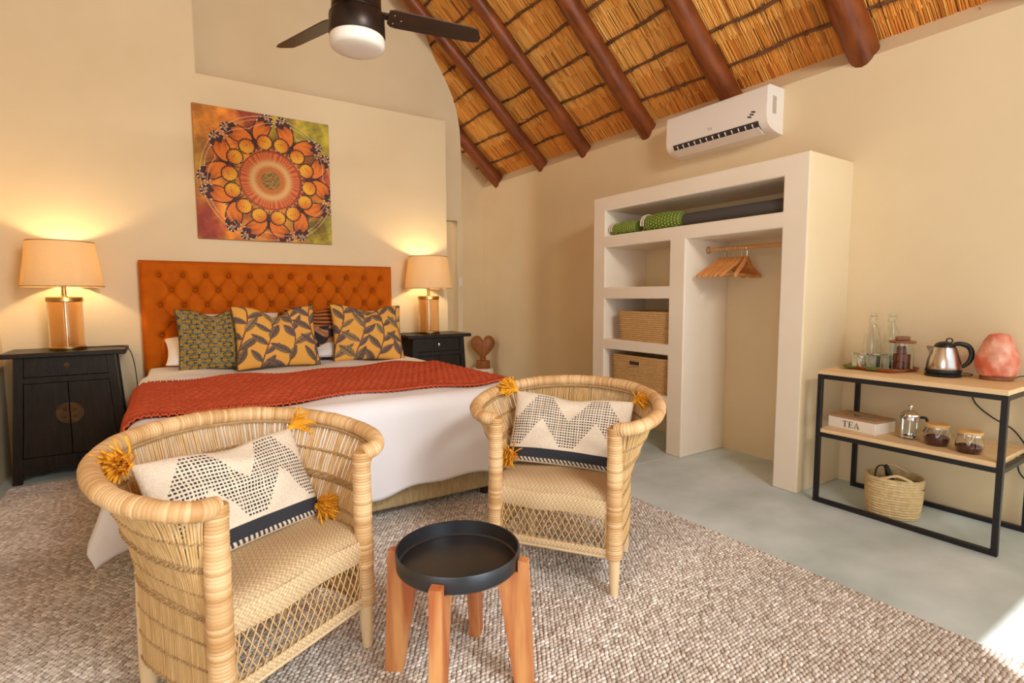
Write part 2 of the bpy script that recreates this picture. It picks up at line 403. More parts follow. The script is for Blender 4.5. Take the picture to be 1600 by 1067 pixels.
tv = np.concatenate([np.stack([np.cos(ang8)*.0125, np.sin(ang8)*.0078, np.full(6, -.002)], 1),
                     np.stack([np.cos(ang8)*.0092, np.sin(ang8)*.0054, np.full(6, .0036)], 1), [[0, 0, .0054]]])
tf = [(i, (i+1) % 6, 6+(i+1) % 6, 6+i) for i in range(6)]; tt = [(6+i, 6+(i+1) % 6, 12) for i in range(6)]
ca, sa = np.cos(ang)[:, None], np.sin(ang)[:, None]; sc = RNG.uniform(.88, 1.12, nk)[:, None]
VX = (tv[None, :, 0]*ca-tv[None, :, 1]*sa)*sc+GX[:, None]; VY = (tv[None, :, 0]*sa+tv[None, :, 1]*ca)*sc+GY[:, None]
VZ = tv[None, :, 2]*sc*1.1+.011+np.zeros_like(VX)
VV = np.stack([VX, VY, VZ], -1).reshape(-1, 3)
quads = (np.array(tf)[None]+(np.arange(nk)*13)[:, None, None]).reshape(-1, 4); tris = (np.array(tt)[None]+(np.arange(nk)*13)[:, None, None]).reshape(-1, 3)
pal = np.array([(.57, .52, .465), (.66, .61, .555), (.44, .38, .32), (.74, .71, .665), (.50, .44, .38)])
kc = pal[RNG.choice(5, nk, p=[.32, .26, .14, .12, .16])]*RNG.uniform(.88, 1.1, nk)[:, None]
band = 1+.10*np.sin(GY*7.3+np.sin(GX*2)*.8)*np.sin(GY*2.1+1)
kc = np.clip(kc*band[:, None]*1.13, 0, .92); vc = np.repeat(kc, 13, 0)
me = bpy.data.meshes.new('rug_pile'); me.vertices.add(len(VV)); me.vertices.foreach_set('co', VV.ravel())
loops = np.concatenate([quads.ravel(), tris.ravel()]); me.loops.add(len(loops)); me.loops.foreach_set('vertex_index', loops)
starts = np.concatenate([np.arange(len(quads))*4, len(quads)*4+np.arange(len(tris))*3]); me.polygons.add(len(starts)); me.polygons.foreach_set('loop_start', starts)
a = me.color_attributes.new('Col', 'FLOAT_COLOR', 'POINT'); a.data.foreach_set('color', np.c_[vc, np.ones(len(vc))].ravel().astype(np.float32))
me.update(calc_edges=True); me.validate(); me.polygons.foreach_set('use_smooth', [True]*len(me.polygons)); me.materials.append(MATS['rug'])
ro = bpy.data.objects.new('rug_pile', me); COL.objects.link(ro); ro.parent = rug; ro['kind'] = 'stuff'
RUGZ = .016

# ------------------------------------------------------------------ bed
BX0, BX1, BY0, BY1, BZ = -.09, 1.93, 2.88, 5.10, .70
bed = thing('bed', 'king bed with a tufted orange velvet headboard and woven raffia base', 'bed', (0, 0, 0))
MB().box(((BX0+BX1)/2, (BY0+BY1)/2+.02, .21), (BX1-BX0-.06, BY1-BY0-.02, .28), .012).build('bed_base', 'raffia', bed)
MB().box(((BX0+BX1)/2, (BY0+BY1)/2+.03, .50), (BX1-BX0-.10, BY1-BY0-.06, .34), .05).build('mattress', 'linen', bed)
for x in (.14, .93, 1.72):
    for y in (2.97, 4.9):
        MB().lathe([(.022, 0), (.026, .004), (.034, .055), (.034, .08)], 16).build('leg', 'dark_wood', bed, loc=(x, y, .012))
# headboard: deep diamond tufting
HX0, HX1, HZ0, HZ1, HY = -.145, 1.965, .12, 1.60, 5.205
bs, rs, bx0, bz0 = .1687, .1225, -.0145, 1.481
us = np.linspace(HX0, HX1, 300); zs = np.linspace(HZ0, HZ1, 190)
U, Z = np.meshgrid(us, zs, indexing='ij')
btn = [(bx0+(i+.5*(row % 2))*bs, bz0-row*rs) for row in range(5) for i in range(12-(row % 2))]
D = np.zeros_like(U)
for (x, z) in btn: D += np.exp(-(((U-x)**2+(Z-z)**2)/.024**2))*.032+np.exp(-(((U-x)**2+(Z-z)**2)/.06**2))*.014
A = (U-bx0)/bs; Bc = (bz0-Z)/rs/2.0        # diagonal pleats between buttons
for q in (A+Bc, A-Bc):
    dist = np.abs(q-np.round(q)); inside = (Z < bz0+.003) & (Z > bz0-4*rs-.003) & (U > bx0-.01) & (U < bx0+11*bs+.01)
    D += np.where(inside, .014*np.exp(-(dist/.05)**2), 0)
da = np.abs(A-np.round(A)); D += np.where(Z > bz0, .008*np.exp(-(da/.06)**2), 0)*np.where((A > -.3) & (A < 11.3), 1, 0)
D += np.where(Z < bz0-4*rs, .007*np.exp(-(da/.06)**2), 0)*np.where((A > -.3) & (A < 11.3), 1, 0)
edge = np.minimum.reduce([(U-HX0), (HX1-U), (HZ1-Z)]); D += .055*np.clip(1-edge/.035, 0, 1)**2.2
corner = np.hypot(np.clip(HX0+.05-U, 0, 1)+np.clip(U-HX1+.05, 0, 1), np.clip(Z-HZ1+.05, 0, 1))
P = np.stack([U, HY+D, Z], -1)
hb = MB().grid(P)
for k in range(len(us)-1): pass
hb.box(((HX0+HX1)/2, HY+.082, (HZ0+HZ1)/2), (HX1-HX0, .055, HZ1-HZ0), .012)
head = hb.build('headboard', 'velvet', bed, angle=60)
bm_ = MB().ball((0, 0, 0), (.013, .007, .013), 12, 7); b0 = None
for (x, z) in btn:
    if b0 is None: b0 = bm_.build('button', 'velvet_button', head); o = b0
    else: o = b0.copy(); COL.objects.link(o)
    o.location = (x, HY+.030, z)

# draped covers: flat cloth coordinate (s, t) -> over the mattress block with rounded bends
def drape(S, T, lift=0.0, flare=.04, wave=1.0, x0=BX0, x1=BX1, y0=BY0):
    dx = np.where(S < x0, S-x0, np.where(S > x1, S-x1, 0.0)); dy = np.where(T < y0, T-y0, 0.0)
    dd = (np.abs(dx)**2.4+np.abs(dy)**2.4)**(1/2.4); rad = .055
    ux = np.where(dd > 1e-9, dx/np.maximum(dd, 1e-9), 0); uy = np.where(dd > 1e-9, dy/np.maximum(dd, 1e-9), 0)
    arc = rad*math.pi/2
    th = np.clip(dd/rad, 0, math.pi/2); drop = np.maximum(dd-arc, 0)
    both = np.minimum(np.abs(dx), np.abs(dy))
    wv = wave*(.018*np.sin(S*9+1)*np.clip(-dy*3, 0, 1)+.016*np.sin(T*8)*np.clip(np.abs(dx)*3, 0, 1))
    out = np.where(T > 4.7, .35, 1.0)*np.sin(th)*(rad+lift)+drop*flare+np.clip(drop, 0, 1)*0+wv+both*.42
    z = BZ+lift-(1-np.cos(th))*(rad+lift)-drop*.985+both*.25
    X = np.clip(S, x0, x1)+ux*out*np.where(dx != 0, 1, 0); Y = np.maximum(T, y0)+uy*out
    return np.stack([X, Y, z], -1)
nS, nT = 170, 150
S, T = np.meshgrid(np.linspace(BX0-.44, BX1+.40, nS), np.linspace(BY0-.52, 5.16, nT), indexing='ij')
hemw = .035*np.sin(S*7.3+.6)+.022*np.sin(S*15.1)
T2 = np.where(T < BY0, BY0+(T-BY0)*(1+hemw), T)
P = drape(S, T2, .018)
puff = (.010*np.sin(S*5+T*3)+.008*np.sin(S*11-T*7+1)+.005*np.sin(S*3-T*17))
P[..., 2] += puff*np.clip((T-BY0)*6, 0, 1)*np.clip((S-BX0)*6, 0, 1)*np.clip((BX1-S)*6, 0, 1)
fold = np.clip((BY0-T)*4, 0, 1)
P[..., 1] -= fold*(.012*np.sin(S*6+T*4)+.014*np.exp(-((S-.55-(T-2.6)*.4)/.07)**2)-.012*np.exp(-((S-1.35+(T-2.6)*.3)/.09)**2))
lf = np.clip((BX0-S)*4, 0, 1)
P[..., 0] -= lf*(.02*np.sin(T*7)+.03*np.exp(-((T-2.86)/.10)**2))
dv = MB().grid(P, flip=False).build('duvet', 'linen', angle=180)
tag(dv, 'white cotton duvet draped over the foot and sides of the bed', 'duvet')
mod = dv.modifiers.new('thickness', 'SOLIDIFY'); mod.thickness = .012; mod.offset = 1

# coral throw with chunky braided courses
nS, nT = 400, 176
S, T = np.meshgrid(np.linspace(BX0-.36, BX1+.30, nS), np.linspace(3.0, 4.20, nT), indexing='ij')
Tw = T
P = drape(S, Tw, .036)
gu = np.gradient(P, axis=0); gv = np.gradient(P, axis=1); nrm = np.cross(gu, gv); nrm /= np.linalg.norm(nrm, axis=-1, keepdims=True)
course = np.floor(T/.052); hh = np.abs(np.sin(math.pi*T/.052))**.6*(.35+.65*np.abs(np.sin(math.pi*(S/.046+.5*course)))**.7)
rib = np.abs(np.sin(math.pi*S/.017))**.6
hemn = (T < 3.06) | (T > 4.14)
hh = np.where(hemn, rib, hh)
P = P+nrm*(hh*.020)[..., None]
P[..., 2] += (.010*np.sin(S*5+T*3)+.008*np.sin(S*11-T*7+1)+.005*np.sin(S*3-T*17))*np.clip((S-BX0)*6, 0, 1)*np.clip((BX1-S)*6, 0, 1)*np.clip((T-BY0)*6, 0, 1)
th = MB().grid(P).build('throw_blanket', 'throw_knit', angle=180)
tag(th, 'coral red chunky knitted throw laid across the foot of the bed', 'throw')
mod = th.modifiers.new('thickness', 'SOLIDIFY'); mod.thickness = .010; mod.offset = -1

# ------------------------------------------------------------------ pillows and cushions
def lerp(a, b, t): return np.asarray(a)*(1-t[..., None])+np.asarray(b)*t[..., None]
def leaf_print(u, v, seed):
    rg = np.random.default_rng(seed)
    col = np.tile(np.array((.78, .40, .075)), u.shape+(1,))
    for k in range(4):                                  # stems
        x0 = -.85+k*.58; cx = x0+.10*np.sin(v*2.5+k)+.08*v
        col = np.where((np.abs(u-cx) < .018)[..., None], np.array((.17, .065, .05)), col)
    kinds = [((.115, .080, .062), (.24, .175, .105)), ((.20, .145, .07), (.33, .25, .12)), ((.13, .085, .085), (.21, .15, .12))]
    for k in range(4):
        x0 = -.85+k*.58
        for j in range(9):
            vy = -1.15+j*.25+rg.uniform(-.05, .05); sx = x0+.10*math.sin(vy*2.5+k)+.08*vy
            side = 1 if (j+k) % 2 else -1; ang = math.pi/2-side*rg.uniform(.35, 1.05); ln = rg.uniform(.50, .70); wd = ln*rg.uniform(.17, .23)
            ca_, sa_ = math.cos(ang), math.sin(ang); du, dv_ = u-sx, v-vy
            l = (du*ca_+dv_*sa_)/ln; m_ = (-du*sa_+dv_*ca_)/wd
            lim = np.sin(np.clip(l, 0, 1)*math.pi)**.75*(1-.25*l); ins = (l > 0) & (l < 1) & (np.abs(m_) < lim)
            a_, b_ = kinds[rg.integers(3)]
            vein = .5+.5*np.sin((l*16-np.abs(m_)*3.0)*2.2); g = np.clip(.5*vein+.4*(m_ > 0), 0, 1)
            cc = lerp(a_, b_, g); cc = np.where((np.abs(m_) < .10)[..., None], np.array((.12, .05, .045)), cc)
            col = np.where(ins[..., None], cc, col)
    return col
def scallop_print(u, v, seed):
    col = np.tile(np.array((.060, .050, .030)), u.shape+(1,))
    ph = v*6.0; row = np.floor(ph); fr = ph-row-.5; q = u*4.2+.5*(row % 2); fx = q-np.floor(q)-.5
    oval = (fx/.37)**2+(fr/.31)**2
    col = np.where((oval < 1)[..., None], np.array((.36, .22, .022)), col)
    net = np.abs(np.sin(math.pi*(q*1.0))*.42-np.abs(fr)*1.05)
    lines = (np.abs(net-.05) < .022) | (np.abs(net-.20) < .020)
    col = np.where((lines & (oval > 1.15))[..., None], np.array((.44, .40, .27)), col)
    zig = (np.abs(fr) > .36) & (np.abs(np.sin(q*math.pi*6)) > .9)
    return np.where(zig[..., None], np.array((.42, .37, .24)), col)
def tiger_print(u, v, seed):
    a_ = np.sin(u*9+2.2*np.sin(v*5))+np.sin(v*11+1.8*np.sin(u*7)); b_ = np.sin(u*23+3*np.sin(v*13))
    col = np.tile(np.array((.030, .022, .022)), u.shape+(1,))
    col = np.where((a_ > .1)[..., None], np.array((.36, .14, .045)), col); col = np.where(((a_ > .3) & (b_ > .2))[..., None], np.array((.42, .21, .12)), col)
    return np.where(((v > .25) & (np.sin(v*38+6*u) > .2))[..., None], np.array((.030, .018, .014)), np.where((v > .25)[..., None], np.array((.46, .13, .02)), col))
def plain_print(c):
    return lambda u, v, seed: np.tile(np.array(c), u.shape+(1,))
def zigzag_print(u, v, seed):
    rg = np.random.default_rng(seed)
    col = np.tile(np.array((.74, .64, .50)), u.shape+(1,))*(1+.07*rg.standard_normal(u.shape))[..., None]
    a_ = (u+1)/2; b_ = (v+1)/2
    tri = np.abs(((a_-.27)/.46+.5) % 1-.5)*2            # 0 at peaks (.27,.73), 1 between
    mid = .86-.52*tri; ins = (np.abs(b_-mid) < .25) & (b_ > .22) & (b_ < .97) & (a_ > .02) & (a_ < .98)
    rowi = np.floor(b_*27); dash = (np.abs((b_*27) % 1-.5) < .27) & (np.abs((a_*46+.5*(rowi % 2)*0) % 1-.5) < .31)
    col = np.where((ins & dash)[..., None], np.array((.035, .032, .036)), col)
    navy = (b_ > .06) & (b_ < .185)
    nv = np.array((.026, .027, .034))*(1+.35*rg.random(u.shape))[..., None]
    col = np.where(navy[..., None], nv, col)
    ed = (b_ > .015) & (b_ < .06) & (((a_*30+b_*14) % 1) < .5)
    return np.where(ed[..., None], np.array((.035, .032, .036)), col)
def cushion_mesh(wd, ht, th, fn, seed, n=120, chop=.0, pinch=.06, mid_dark=None):
    t = np.linspace(-1, 1, n); u, v = np.meshgrid(t, t, indexing='ij')
    prof = ((1-u**2)*(1-v**2)).clip(0)**.42
    x = wd/2*u*(1-pinch*(1-v**2)); z = ht/2*v*(1-pinch*(1-u**2))
    z = z-chop*np.exp(-(u/.34)**2)*np.clip((v+.35)/1.35, 0, 1)**1.6
    rg = np.random.default_rng(seed); p1, p2, p3 = rg.uniform(0, 6, 3)
    wr = .006*np.sin(u*5+v*4+p1)+.004*np.sin(u*9-v*7+p2)+.003*np.sin(v*13+u*3+p3)
    y = th/2*prof*(1-.18*chop/.1*np.exp(-(u/.3)**2)*np.clip(v, 0, 1)*.8)+wr*prof
    c = fn(u, v, seed); mb = MB()
    mb.grid(np.stack([x, -y, z], -1), col=c)
    mb.grid(np.stack([x, y*.9, z], -1), col=c, flip=True)
    return mb, (x, z)
def cushion(name, label, cat, loc, size, fn, mat, seed, tilt=-18, rz=0, ry=0, piping=None, group=None, n=150, chop=0, pinch=.06):
    e = thing(name, label, cat, loc, group=group, rot=(R(tilt), R(ry), R(rz)))
    mb, (x, z) = cushion_mesh(*size, fn, seed, n, chop, pinch)
    zc = size[1]/2
    mb.build('cover', mat, e, angle=180, loc=(0, 0, zc))
    if piping:
        ring = [(x[i, 0], 0, z[i, 0]) for i in range(0, n, 4)]+[(x[-1, j], 0, z[-1, j]) for j in range(0, n, 4)]+[(x[i, -1], 0, z[i, -1]) for i in range(n-1, -1, -4)]+[(x[0, j], 0, z[0, j]) for j in range(n-1, -1, -4)]
        MB().tube(ring, .005, 6, closed=True).build('piping', piping, e, loc=(0, 0, zc))
    return e
M('pipe_olive', (.10, .075, .02), .9)
ZB = BZ+.03
wp = plain_print((.80, .76, .72))
for k, (x, lab) in enumerate([(.40, 'white sleeping pillow behind the olive scallop cushion'), (1.46, 'white sleeping pillow behind the leaf cushion beside the lamp on the far nightstand')]):
    cushion('pillow', lab, 'pillow', (x+(.03 if k == 0 else 0), 4.80, ZB+.055), (.86, .46, .17), wp, 'print_cloth', 30+k, tilt=-68, n=60, pinch=.05, chop=.0)
for k, (x, lab) in enumerate([(.42, 'propped white pillow against the headboard behind the scallop cushion'), (1.44, 'propped white pillow against the headboard behind the dark floral cushion')]):
    cushion('pillow', lab, 'pillow', (x+(.06 if k == 0 else 0), 4.99, ZB+.09), (.78, .40, .16), wp, 'print_cloth', 36+k, tilt=-32, n=60, pinch=.05)
cushion('cushion', 'olive and black cushion with small scallop rows at the bed end nearer the left wall', 'cushion', (.335, 4.77, ZB-.005), (.50, .50, .15), scallop_print, 'print_cloth', 3, tilt=-16, rz=3, chop=.05, piping='pipe_olive')
cushion('cushion', 'dark cushion with tiger stripes and pink flowers wedged between the leaf cushions', 'cushion', (1.14, 4.90, ZB), (.50, .50, .14), tiger_print, 'print_cloth', 5, tilt=-16, rz=-4, chop=.03)
cushion('cushion', 'olive edged cushion almost hidden behind the leaf cushion by the far lamp', 'cushion', (1.66, 4.90, ZB), (.46, .48, .13), scallop_print, 'print_cloth', 6, tilt=-14, rz=-2, chop=.03)
cushion('cushion', 'mustard cushion with brown leaf branches between the scallop and tiger cushions', 'cushion', (.785, 4.66, ZB-.005), (.64, .53, .20), lambda u, v, s: leaf_print(u, v, s), 'print_cloth', 11, tilt=-20, rz=2, chop=.085, piping='pipe_olive', n=190)
cushion('cushion', 'mustard cushion with brown leaf branches leaning beside the far lamp', 'cushion', (1.545, 4.70, ZB-.005), (.64, .53, .20), lambda u, v, s: leaf_print(u, v, s), 'print_cloth', 14, tilt=-20, rz=-3, ry=2, chop=.085, piping='pipe_olive', n=190)

# ------------------------------------------------------------------ painting
n = 300; t = np.linspace(-1, 1, n); u, v = np.meshgrid(t, t, indexing='ij')
def fbm(u, v, s):
    rg = np.random.default_rng(s); o = np.zeros_like(u)
    for k in range(7):
        fq = 1.6*1.55**k; a1, a2, b1 = rg.uniform(0, 6.28, 3)
        o += np.sin(fq*(u*math.cos(a1)+v*math.sin(a1))*2+a2+1.5*np.sin(fq*(v*math.cos(a1)-u*math.sin(a1))*1.3+b1))/1.35**k
    return o/2.2
g1, g2, g3 = fbm(u, v, 1), fbm(u, v, 2), fbm(u*2, v*2, 3)
bg = lerp((.46, .065, .025), (.82, .28, .02), np.clip(.5+.7*g1+.3*g3, 0, 1)); gm = np.clip((u*.9+.15+g2*.5)*np.clip(np.abs(v)*1.6-.35, 0, 1)*1.8, 0, 1)
bg = lerp((0, 0, 0), (1, 1, 1), 1-gm)*bg+lerp((0, 0, 0), (1, 1, 1), gm)*lerp((.20, .18, .015), (.52, .40, .03), np.clip(.5+.6*g3, 0, 1))
lm = np.clip((-u-.72)*5, 0, 1)*np.clip(.7-np.abs(v-.1), 0, 1)
bg = bg*(1-lm[..., None])+lm[..., None]*np.array((.60, .42, .03))
bg = bg*(.85+.35*np.clip(g3, -1, 1))[..., None]; col = bg
cx, cy = .06, -.03; X, Y = u-cx, v-cy; rr = np.hypot(X, Y); an = np.arctan2(Y, X)
for k in range(7):
    ab = math.pi/2+.36+k*2*math.pi/7; e_r = np.array((math.cos(ab), math.sin(ab)))
    rad_ = X*e_r[0]+Y*e_r[1]; tan_ = -X*e_r[1]+Y*e_r[0]; at_ = np.abs(tan_)
    # pale vein lines of the backdrop petals
    arc = np.abs(np.hypot(rad_-.25, tan_)-.70); col = np.where(((arc < .003) & (rad_ > .5))[..., None], np.array((.78, .50, .25)), col)
    def ell(c_t, c_r, a_, b_, th_):
        dt, dr = at_-c_t, rad_-c_r; p = dt*math.cos(th_)+dr*math.sin(th_); q = -dt*math.sin(th_)+dr*math.cos(th_)
        return np.sqrt((p/a_)**2+(q/b_)**2), p/a_, q/b_
    eF, pF, qF = ell(.195, .800, .250, .128, .74); eH, pH, qH = ell(.140, .580, .128, .125, .2)
    # forewing
    cF = lerp((.78, .20, .012), (.22, .025, .008), np.clip(pF*1.1+.25+.15*np.sin(qF*9+pF*7), 0, 1)); cF = np.where((pF > .30+.10*np.sin(qF*7))[..., None], np.array((.060, .016, .010)), cF)
    cF = np.where(((np.abs(pF-.66+.05*np.sin(qF*14)) < .075) & (np.abs(qF) < .36))[..., None], np.array((.52, .28, .15)), cF)
    cF = np.where((eF > .86)[..., None], np.array((.050, .014, .010)), cF)
    dots = (np.abs(eF-.93) < .045) & (np.sin(np.arctan2(qF, pF)*16) > .55) & (pF > .2); cF = np.where(dots[..., None], np.array((.85, .75, .62)), cF)
    vein = np.abs(np.sin(np.arctan2(qF, pF+1.05)*14)) < .16; cF = np.where((vein & (eF < .86))[..., None], cF*.6, cF)
    col = np.where((eF < 1)[..., None], cF, col)
    aH = np.arctan2(qH, pH); sc_ = 1+.035*np.cos(aH*18)
    cH = lerp((.86, .42, .02), (.66, .13, .010), np.clip(.30+.75*qH-.35*pH+.12*np.sin(aH*12), 0, 1)); cH = np.where((np.abs(np.sin(aH*6)) < .10)[..., None], cH*.72, cH)
    cH = np.where((eH > .83+.05*np.cos(aH*18))[..., None], np.array((.055, .016, .010)), cH)
    spot = (np.hypot(pH-.1, qH-.1) < .07) | (np.hypot(pH+.1, qH-.25) < .06) | (np.hypot(pH-.35, qH+.1) < .05); cH = np.where(spot[..., None], np.array((.16, .04, .012)), cH)
    col = np.where((eH < sc_)[..., None], cH, col)
    body = (at_ < .014*(1.2-np.abs(rad_-.64)/.2)) & (np.abs(rad_-.64) < .16); col = np.where(body[..., None], np.array((.05, .014, .010)), col)
st = .5+.5*np.sin(an*46+3*np.sin(an*7)+rr*5); st2 = .5+.5*np.sin(an*83+rr*14)
disc = lerp((.50, .075, .02), (.74, .20, .04), st); 
ringp = np.exp(-((rr-.27)/.055)**2)[..., None]; disc = disc*(1-ringp)+ringp*lerp((.80, .58, .26), (.72, .34, .07), st2)
inner = lerp((.52, .09, .012), (.70, .30, .05), st2); disc = np.where((rr < .205)[..., None], inner, disc)
core = lerp((.20, .085, .02), (.46, .29, .06), np.clip(.5+.5*np.sin(u*70+6*g3)*np.sin(v*70+6*g1), 0, 1)); disc = np.where((rr < .145)[..., None], core, disc)
disc = np.where((np.abs(rr-.455) < .010)[..., None], np.array((.30, .055, .016)), disc)
col = np.where((rr < .465)[..., None], disc, col)
beads = (np.abs(rr-.495) < .012) & (np.sin(an*42) > .3); col = np.where(beads[..., None], np.array((.56, .28, .12)), col)
ringo = np.abs(rr-1.0) < .004; col = np.where(ringo[..., None], np.array((.76, .46, .20)), col)
PX0, PX1, PZ0, PZ1, PY = .285, 1.395, 1.80, 2.915, YW-.028
pic = thing('canvas_painting', 'square canvas print of an orange butterfly mandala above the headboard', 'painting', ((PX0+PX1)/2, YW, (PZ0+PZ1)/2))
hw, hz = (PX1-PX0)/2, (PZ1-PZ0)/2
MB().box((0, -.014, 0), (2*hw, .026, 2*hz), .003).build('canvas', 'canvas_edge', pic)
MB().grid(np.stack([u*hw*.996, np.full_like(u, -.0278), v*hz*.996], -1), col=col).build('print', 'canvas_print', pic, angle=180)

# ------------------------------------------------------------------ nightstands
def nightstand(label, loc, metal_pull):
    e = thing('nightstand', label, 'nightstand', loc)       # origin: middle of the front face on the floor; depth runs to +y
    D, H = .39, .885
    def hw_(z): return .335-.055*z/H
    top = MB().box((0, D/2-.01, .9025), (.70, D+.06, .034), .006)
    top.build('top', 'black_lacquer', e)
    for sx in (-1, 1):
        for y in (.022, D-.022):
            b = MB(); a0, a1 = sx*hw_(0), sx*hw_(H); w_ = .052
            V = [(a0, y-.022, 0), (a0-sx*w_, y-.022, 0), (a0-sx*w_, y+.022, 0), (a0, y+.022, 0), (a1, y-.022, H), (a1-sx*w_, y-.022, H), (a1-sx*w_, y+.022, H), (a1, y+.022, H)]
            b.add(V, [(0, 1, 2, 3), (7, 6, 5, 4), (0, 4, 5, 1), (1, 5, 6, 2), (2, 6, 7, 3), (3, 7, 4, 0)]); b.build('leg', 'black_lacquer', e, clean=True)
        b = MB(); q = .012
        V = [(sx*(hw_(.1)-q), .03, .10), (sx*(hw_(.1)-q), D-.03, .10), (sx*(hw_(H)-q), D-.03, H), (sx*(hw_(H)-q), .03, H)]
        V += [(x-sx*.015, y, z) for x, y, z in V]
        b.add(V, [(0, 1, 2, 3), (4, 5, 6, 7), (0, 1, 5, 4), (1, 2, 6, 5), (2, 3, 7, 6), (3, 0, 4, 7)]); b.build('side_panel', 'black_lacquer', e, smooth=False, clean=True)
    def slab(z0, z1, y0, y1, inset=.05, x0=None, x1=None):
        l0, l1 = (-(hw_(z0)-inset), -(hw_(z1)-inset)) if x0 is None else x0; r0, r1 = (hw_(z0)-inset, hw_(z1)-inset) if x1 is None else x1
        V = [(l0, y0, z0), (r0, y0, z0), (r0, y1, z0), (l0, y1, z0), (l1, y0, z1), (r1, y0, z1), (r1, y1, z1), (l1, y1, z1)]
        return MB().add(V, [(3, 2, 1, 0), (4, 5, 6, 7), (0, 1, 5, 4), (1, 2, 6, 5), (2, 3, 7, 6), (3, 0, 4, 7)])
    slab(.10, .885, D-.03, D-.015, .02).build('back_panel', 'black_lacquer', e, smooth=False)
    slab(.705, .745, .006, .03).build('rail', 'black_lacquer', e, smooth=False)
    slab(.115, .178, .006, .03).build('rail', 'black_lacquer', e, smooth=False)
    ap = [(-.29, .115), (.29, .115), (.29, .045), (.245, .05), (.20, .078), (.13, .078), (.115, .092), (-.115, .092), (-.13, .078), (-.20, .078), (-.245, .05), (-.29, .045)]
    MB().prism(ap, 1, .010, .028).build('apron', 'black_lacquer', e, smooth=False)
    dr = slab(.75, .882, .010, .034, .055).build('drawer', 'black_lacquer', e, smooth=False)
    pl = MB()
    if metal_pull: pl.ball((0, .004, .815), (.011, .008, .022), 12, 8)
    else:
        pl.lathe([(.0, 0), (.016, .0), (.016, .003), (0, .004)], 16); pl.v[-1] = pl.v[-1][:, [0, 2, 1]]*np.array((1, -1, 1))+np.array((0, .010, .823))
        pl.tube([(-.008, .004, .823), (-.009, -.002, .81), (0, -.004, .802), (.009, -.002, .81), (.008, .004, .823)], .0022, 6)
    pl.build('drawer_pull', 'chrome' if metal_pull else 'old_brass', dr, clean=not metal_pull)
    for sx in (-1, 1):
        if sx < 0: dd = slab(.182, .70, .012, .032, x0=(-(hw_(.182)-.056), -(hw_(.70)-.056)), x1=(-.003, -.003))
        else: dd = slab(.182, .70, .012, .032, x0=(.003, .003), x1=(hw_(.182)-.056, hw_(.70)-.056))
        dr = dd.build('door', 'black_lacquer', e, smooth=False)
        th_ = np.linspace(-math.pi/2, math.pi/2, 18)
        poly = [(sx*(.004+.076*math.cos(q)), .477+.076*math.sin(q)) for q in th_]
        md = MB().prism(poly if sx > 0 else poly[::-1], 1, .006, .013).build('lock_plate', 'old_brass', dr, smooth=False, clean=True)
        for z in (.452, .502): MB().ball((sx*.028, .005, z), (.010, .006, .010), 10, 6).build('door_pull', 'old_brass', dr)
    return e
nightstand('black lacquered tapered nightstand with round brass lock plate beside the left wall', (-.592, 4.90, .0), False)
nightstand('black lacquered tapered nightstand with silver drawer pull at the doorway side of the bed', (2.33, 4.915, .0), True)
NZ = .9195

# ------------------------------------------------------------------ table lamps
def lamp(label, loc, cord, power):
    e = thing('table_lamp', label, 'lamp', loc)
    MB().lathe([(.0, 0), (.107, 0), (.110, .004), (.110, .022), (.106, .027), (0, .027)], 40).build('base', 'brass', e)
    MB().lathe([(.103, .026), (.103, .352), (.098, .352), (.098, .026), (.103, .026)], 44).build('glass_body', 'amber_glass', e)
    MB().lathe([(.0, .350), (.104, .350), (.108, .354), (.108, .380), (.102, .386), (.0, .386)], 40).build('cap', 'brass', e)
    MB().lathe([(.011, .026), (.011, .352)], 14).build('inner_rod', 'chrome', e)
    MB().lathe([(.0, .384), (.022, .384), (.020, .392), (.014, .396), (.014, .455), (.020, .460), (.020, .485), (0, .485)], 20).build('neck', 'brass', e)
    sh = MB().lathe([(.242, .462), (.196, .785), (.1945, .785), (.2405, .462), (.242, .462)], 56).build('lamp_shade', 'shade', e)
    MB().lathe([(.2435, .458), (.2435, .466), (.2400, .466), (.2400, .458), (.2435, .458)], 56).build('trim', 'shade_trim', sh)
    MB().lathe([(.1975, .780), (.1970, .788), (.1930, .788), (.1935, .780), (.1975, .780)], 56).build('trim', 'shade_trim', sh)
    sp = MB()
    for k in range(3):
        a = k*2.094; sp.tube([(0, 0, .48), (.226*math.cos(a), .226*math.sin(a), .53)], .002, 5)
    sp.build('shade_ring', 'brass', e)
    MB().lathe([(.0, .485), (.012, .485), (.014, .51), (.030, .545), (.033, .57), (.026, .595), (.0, .606)], 18).build('bulb', 'bulb', e)
    l = bpy.data.lights.new('lamp_light', 'POINT'); l.energy = power; l.color = (1, .72, .38); l.shadow_soft_size = .035
    lo = bpy.data.objects.new('lamp_light', l); COL.objects.link(lo); lo.parent = e; lo.location = (0, 0, .66)
    c = MB().tube(spline(cord, 60), .0035, 6).build('cord', 'black_cord', e)
    return e, c
LP = 11
e, c = lamp('amber glass table lamp with a lit cream shade on the nightstand by the left wall', (-.598, 5.09, NZ), [(.10, .02, .008), (.20, .05, .006), (.31, .02, .006), (.362, -.01, -.01), (.392, .0, -.12), (.405, .02, -.32), (.412, .04, -.6), (.418, .06, -.86), (.43, .10, -.905)], LP)
MB().box((.408, .022, -.36), (.022, .018, .06), .006).build('cord_switch', 'black_cord', c)
lamp('amber glass table lamp with a lit cream shade by the doorway', (2.30, 5.09, NZ), [(-.10, .02, .008), (-.2, .06, .005), (-.27, .08, .006), (-.315, .14, -.05), (-.318, .17, -.4), (-.318, .17, -.9)], LP)

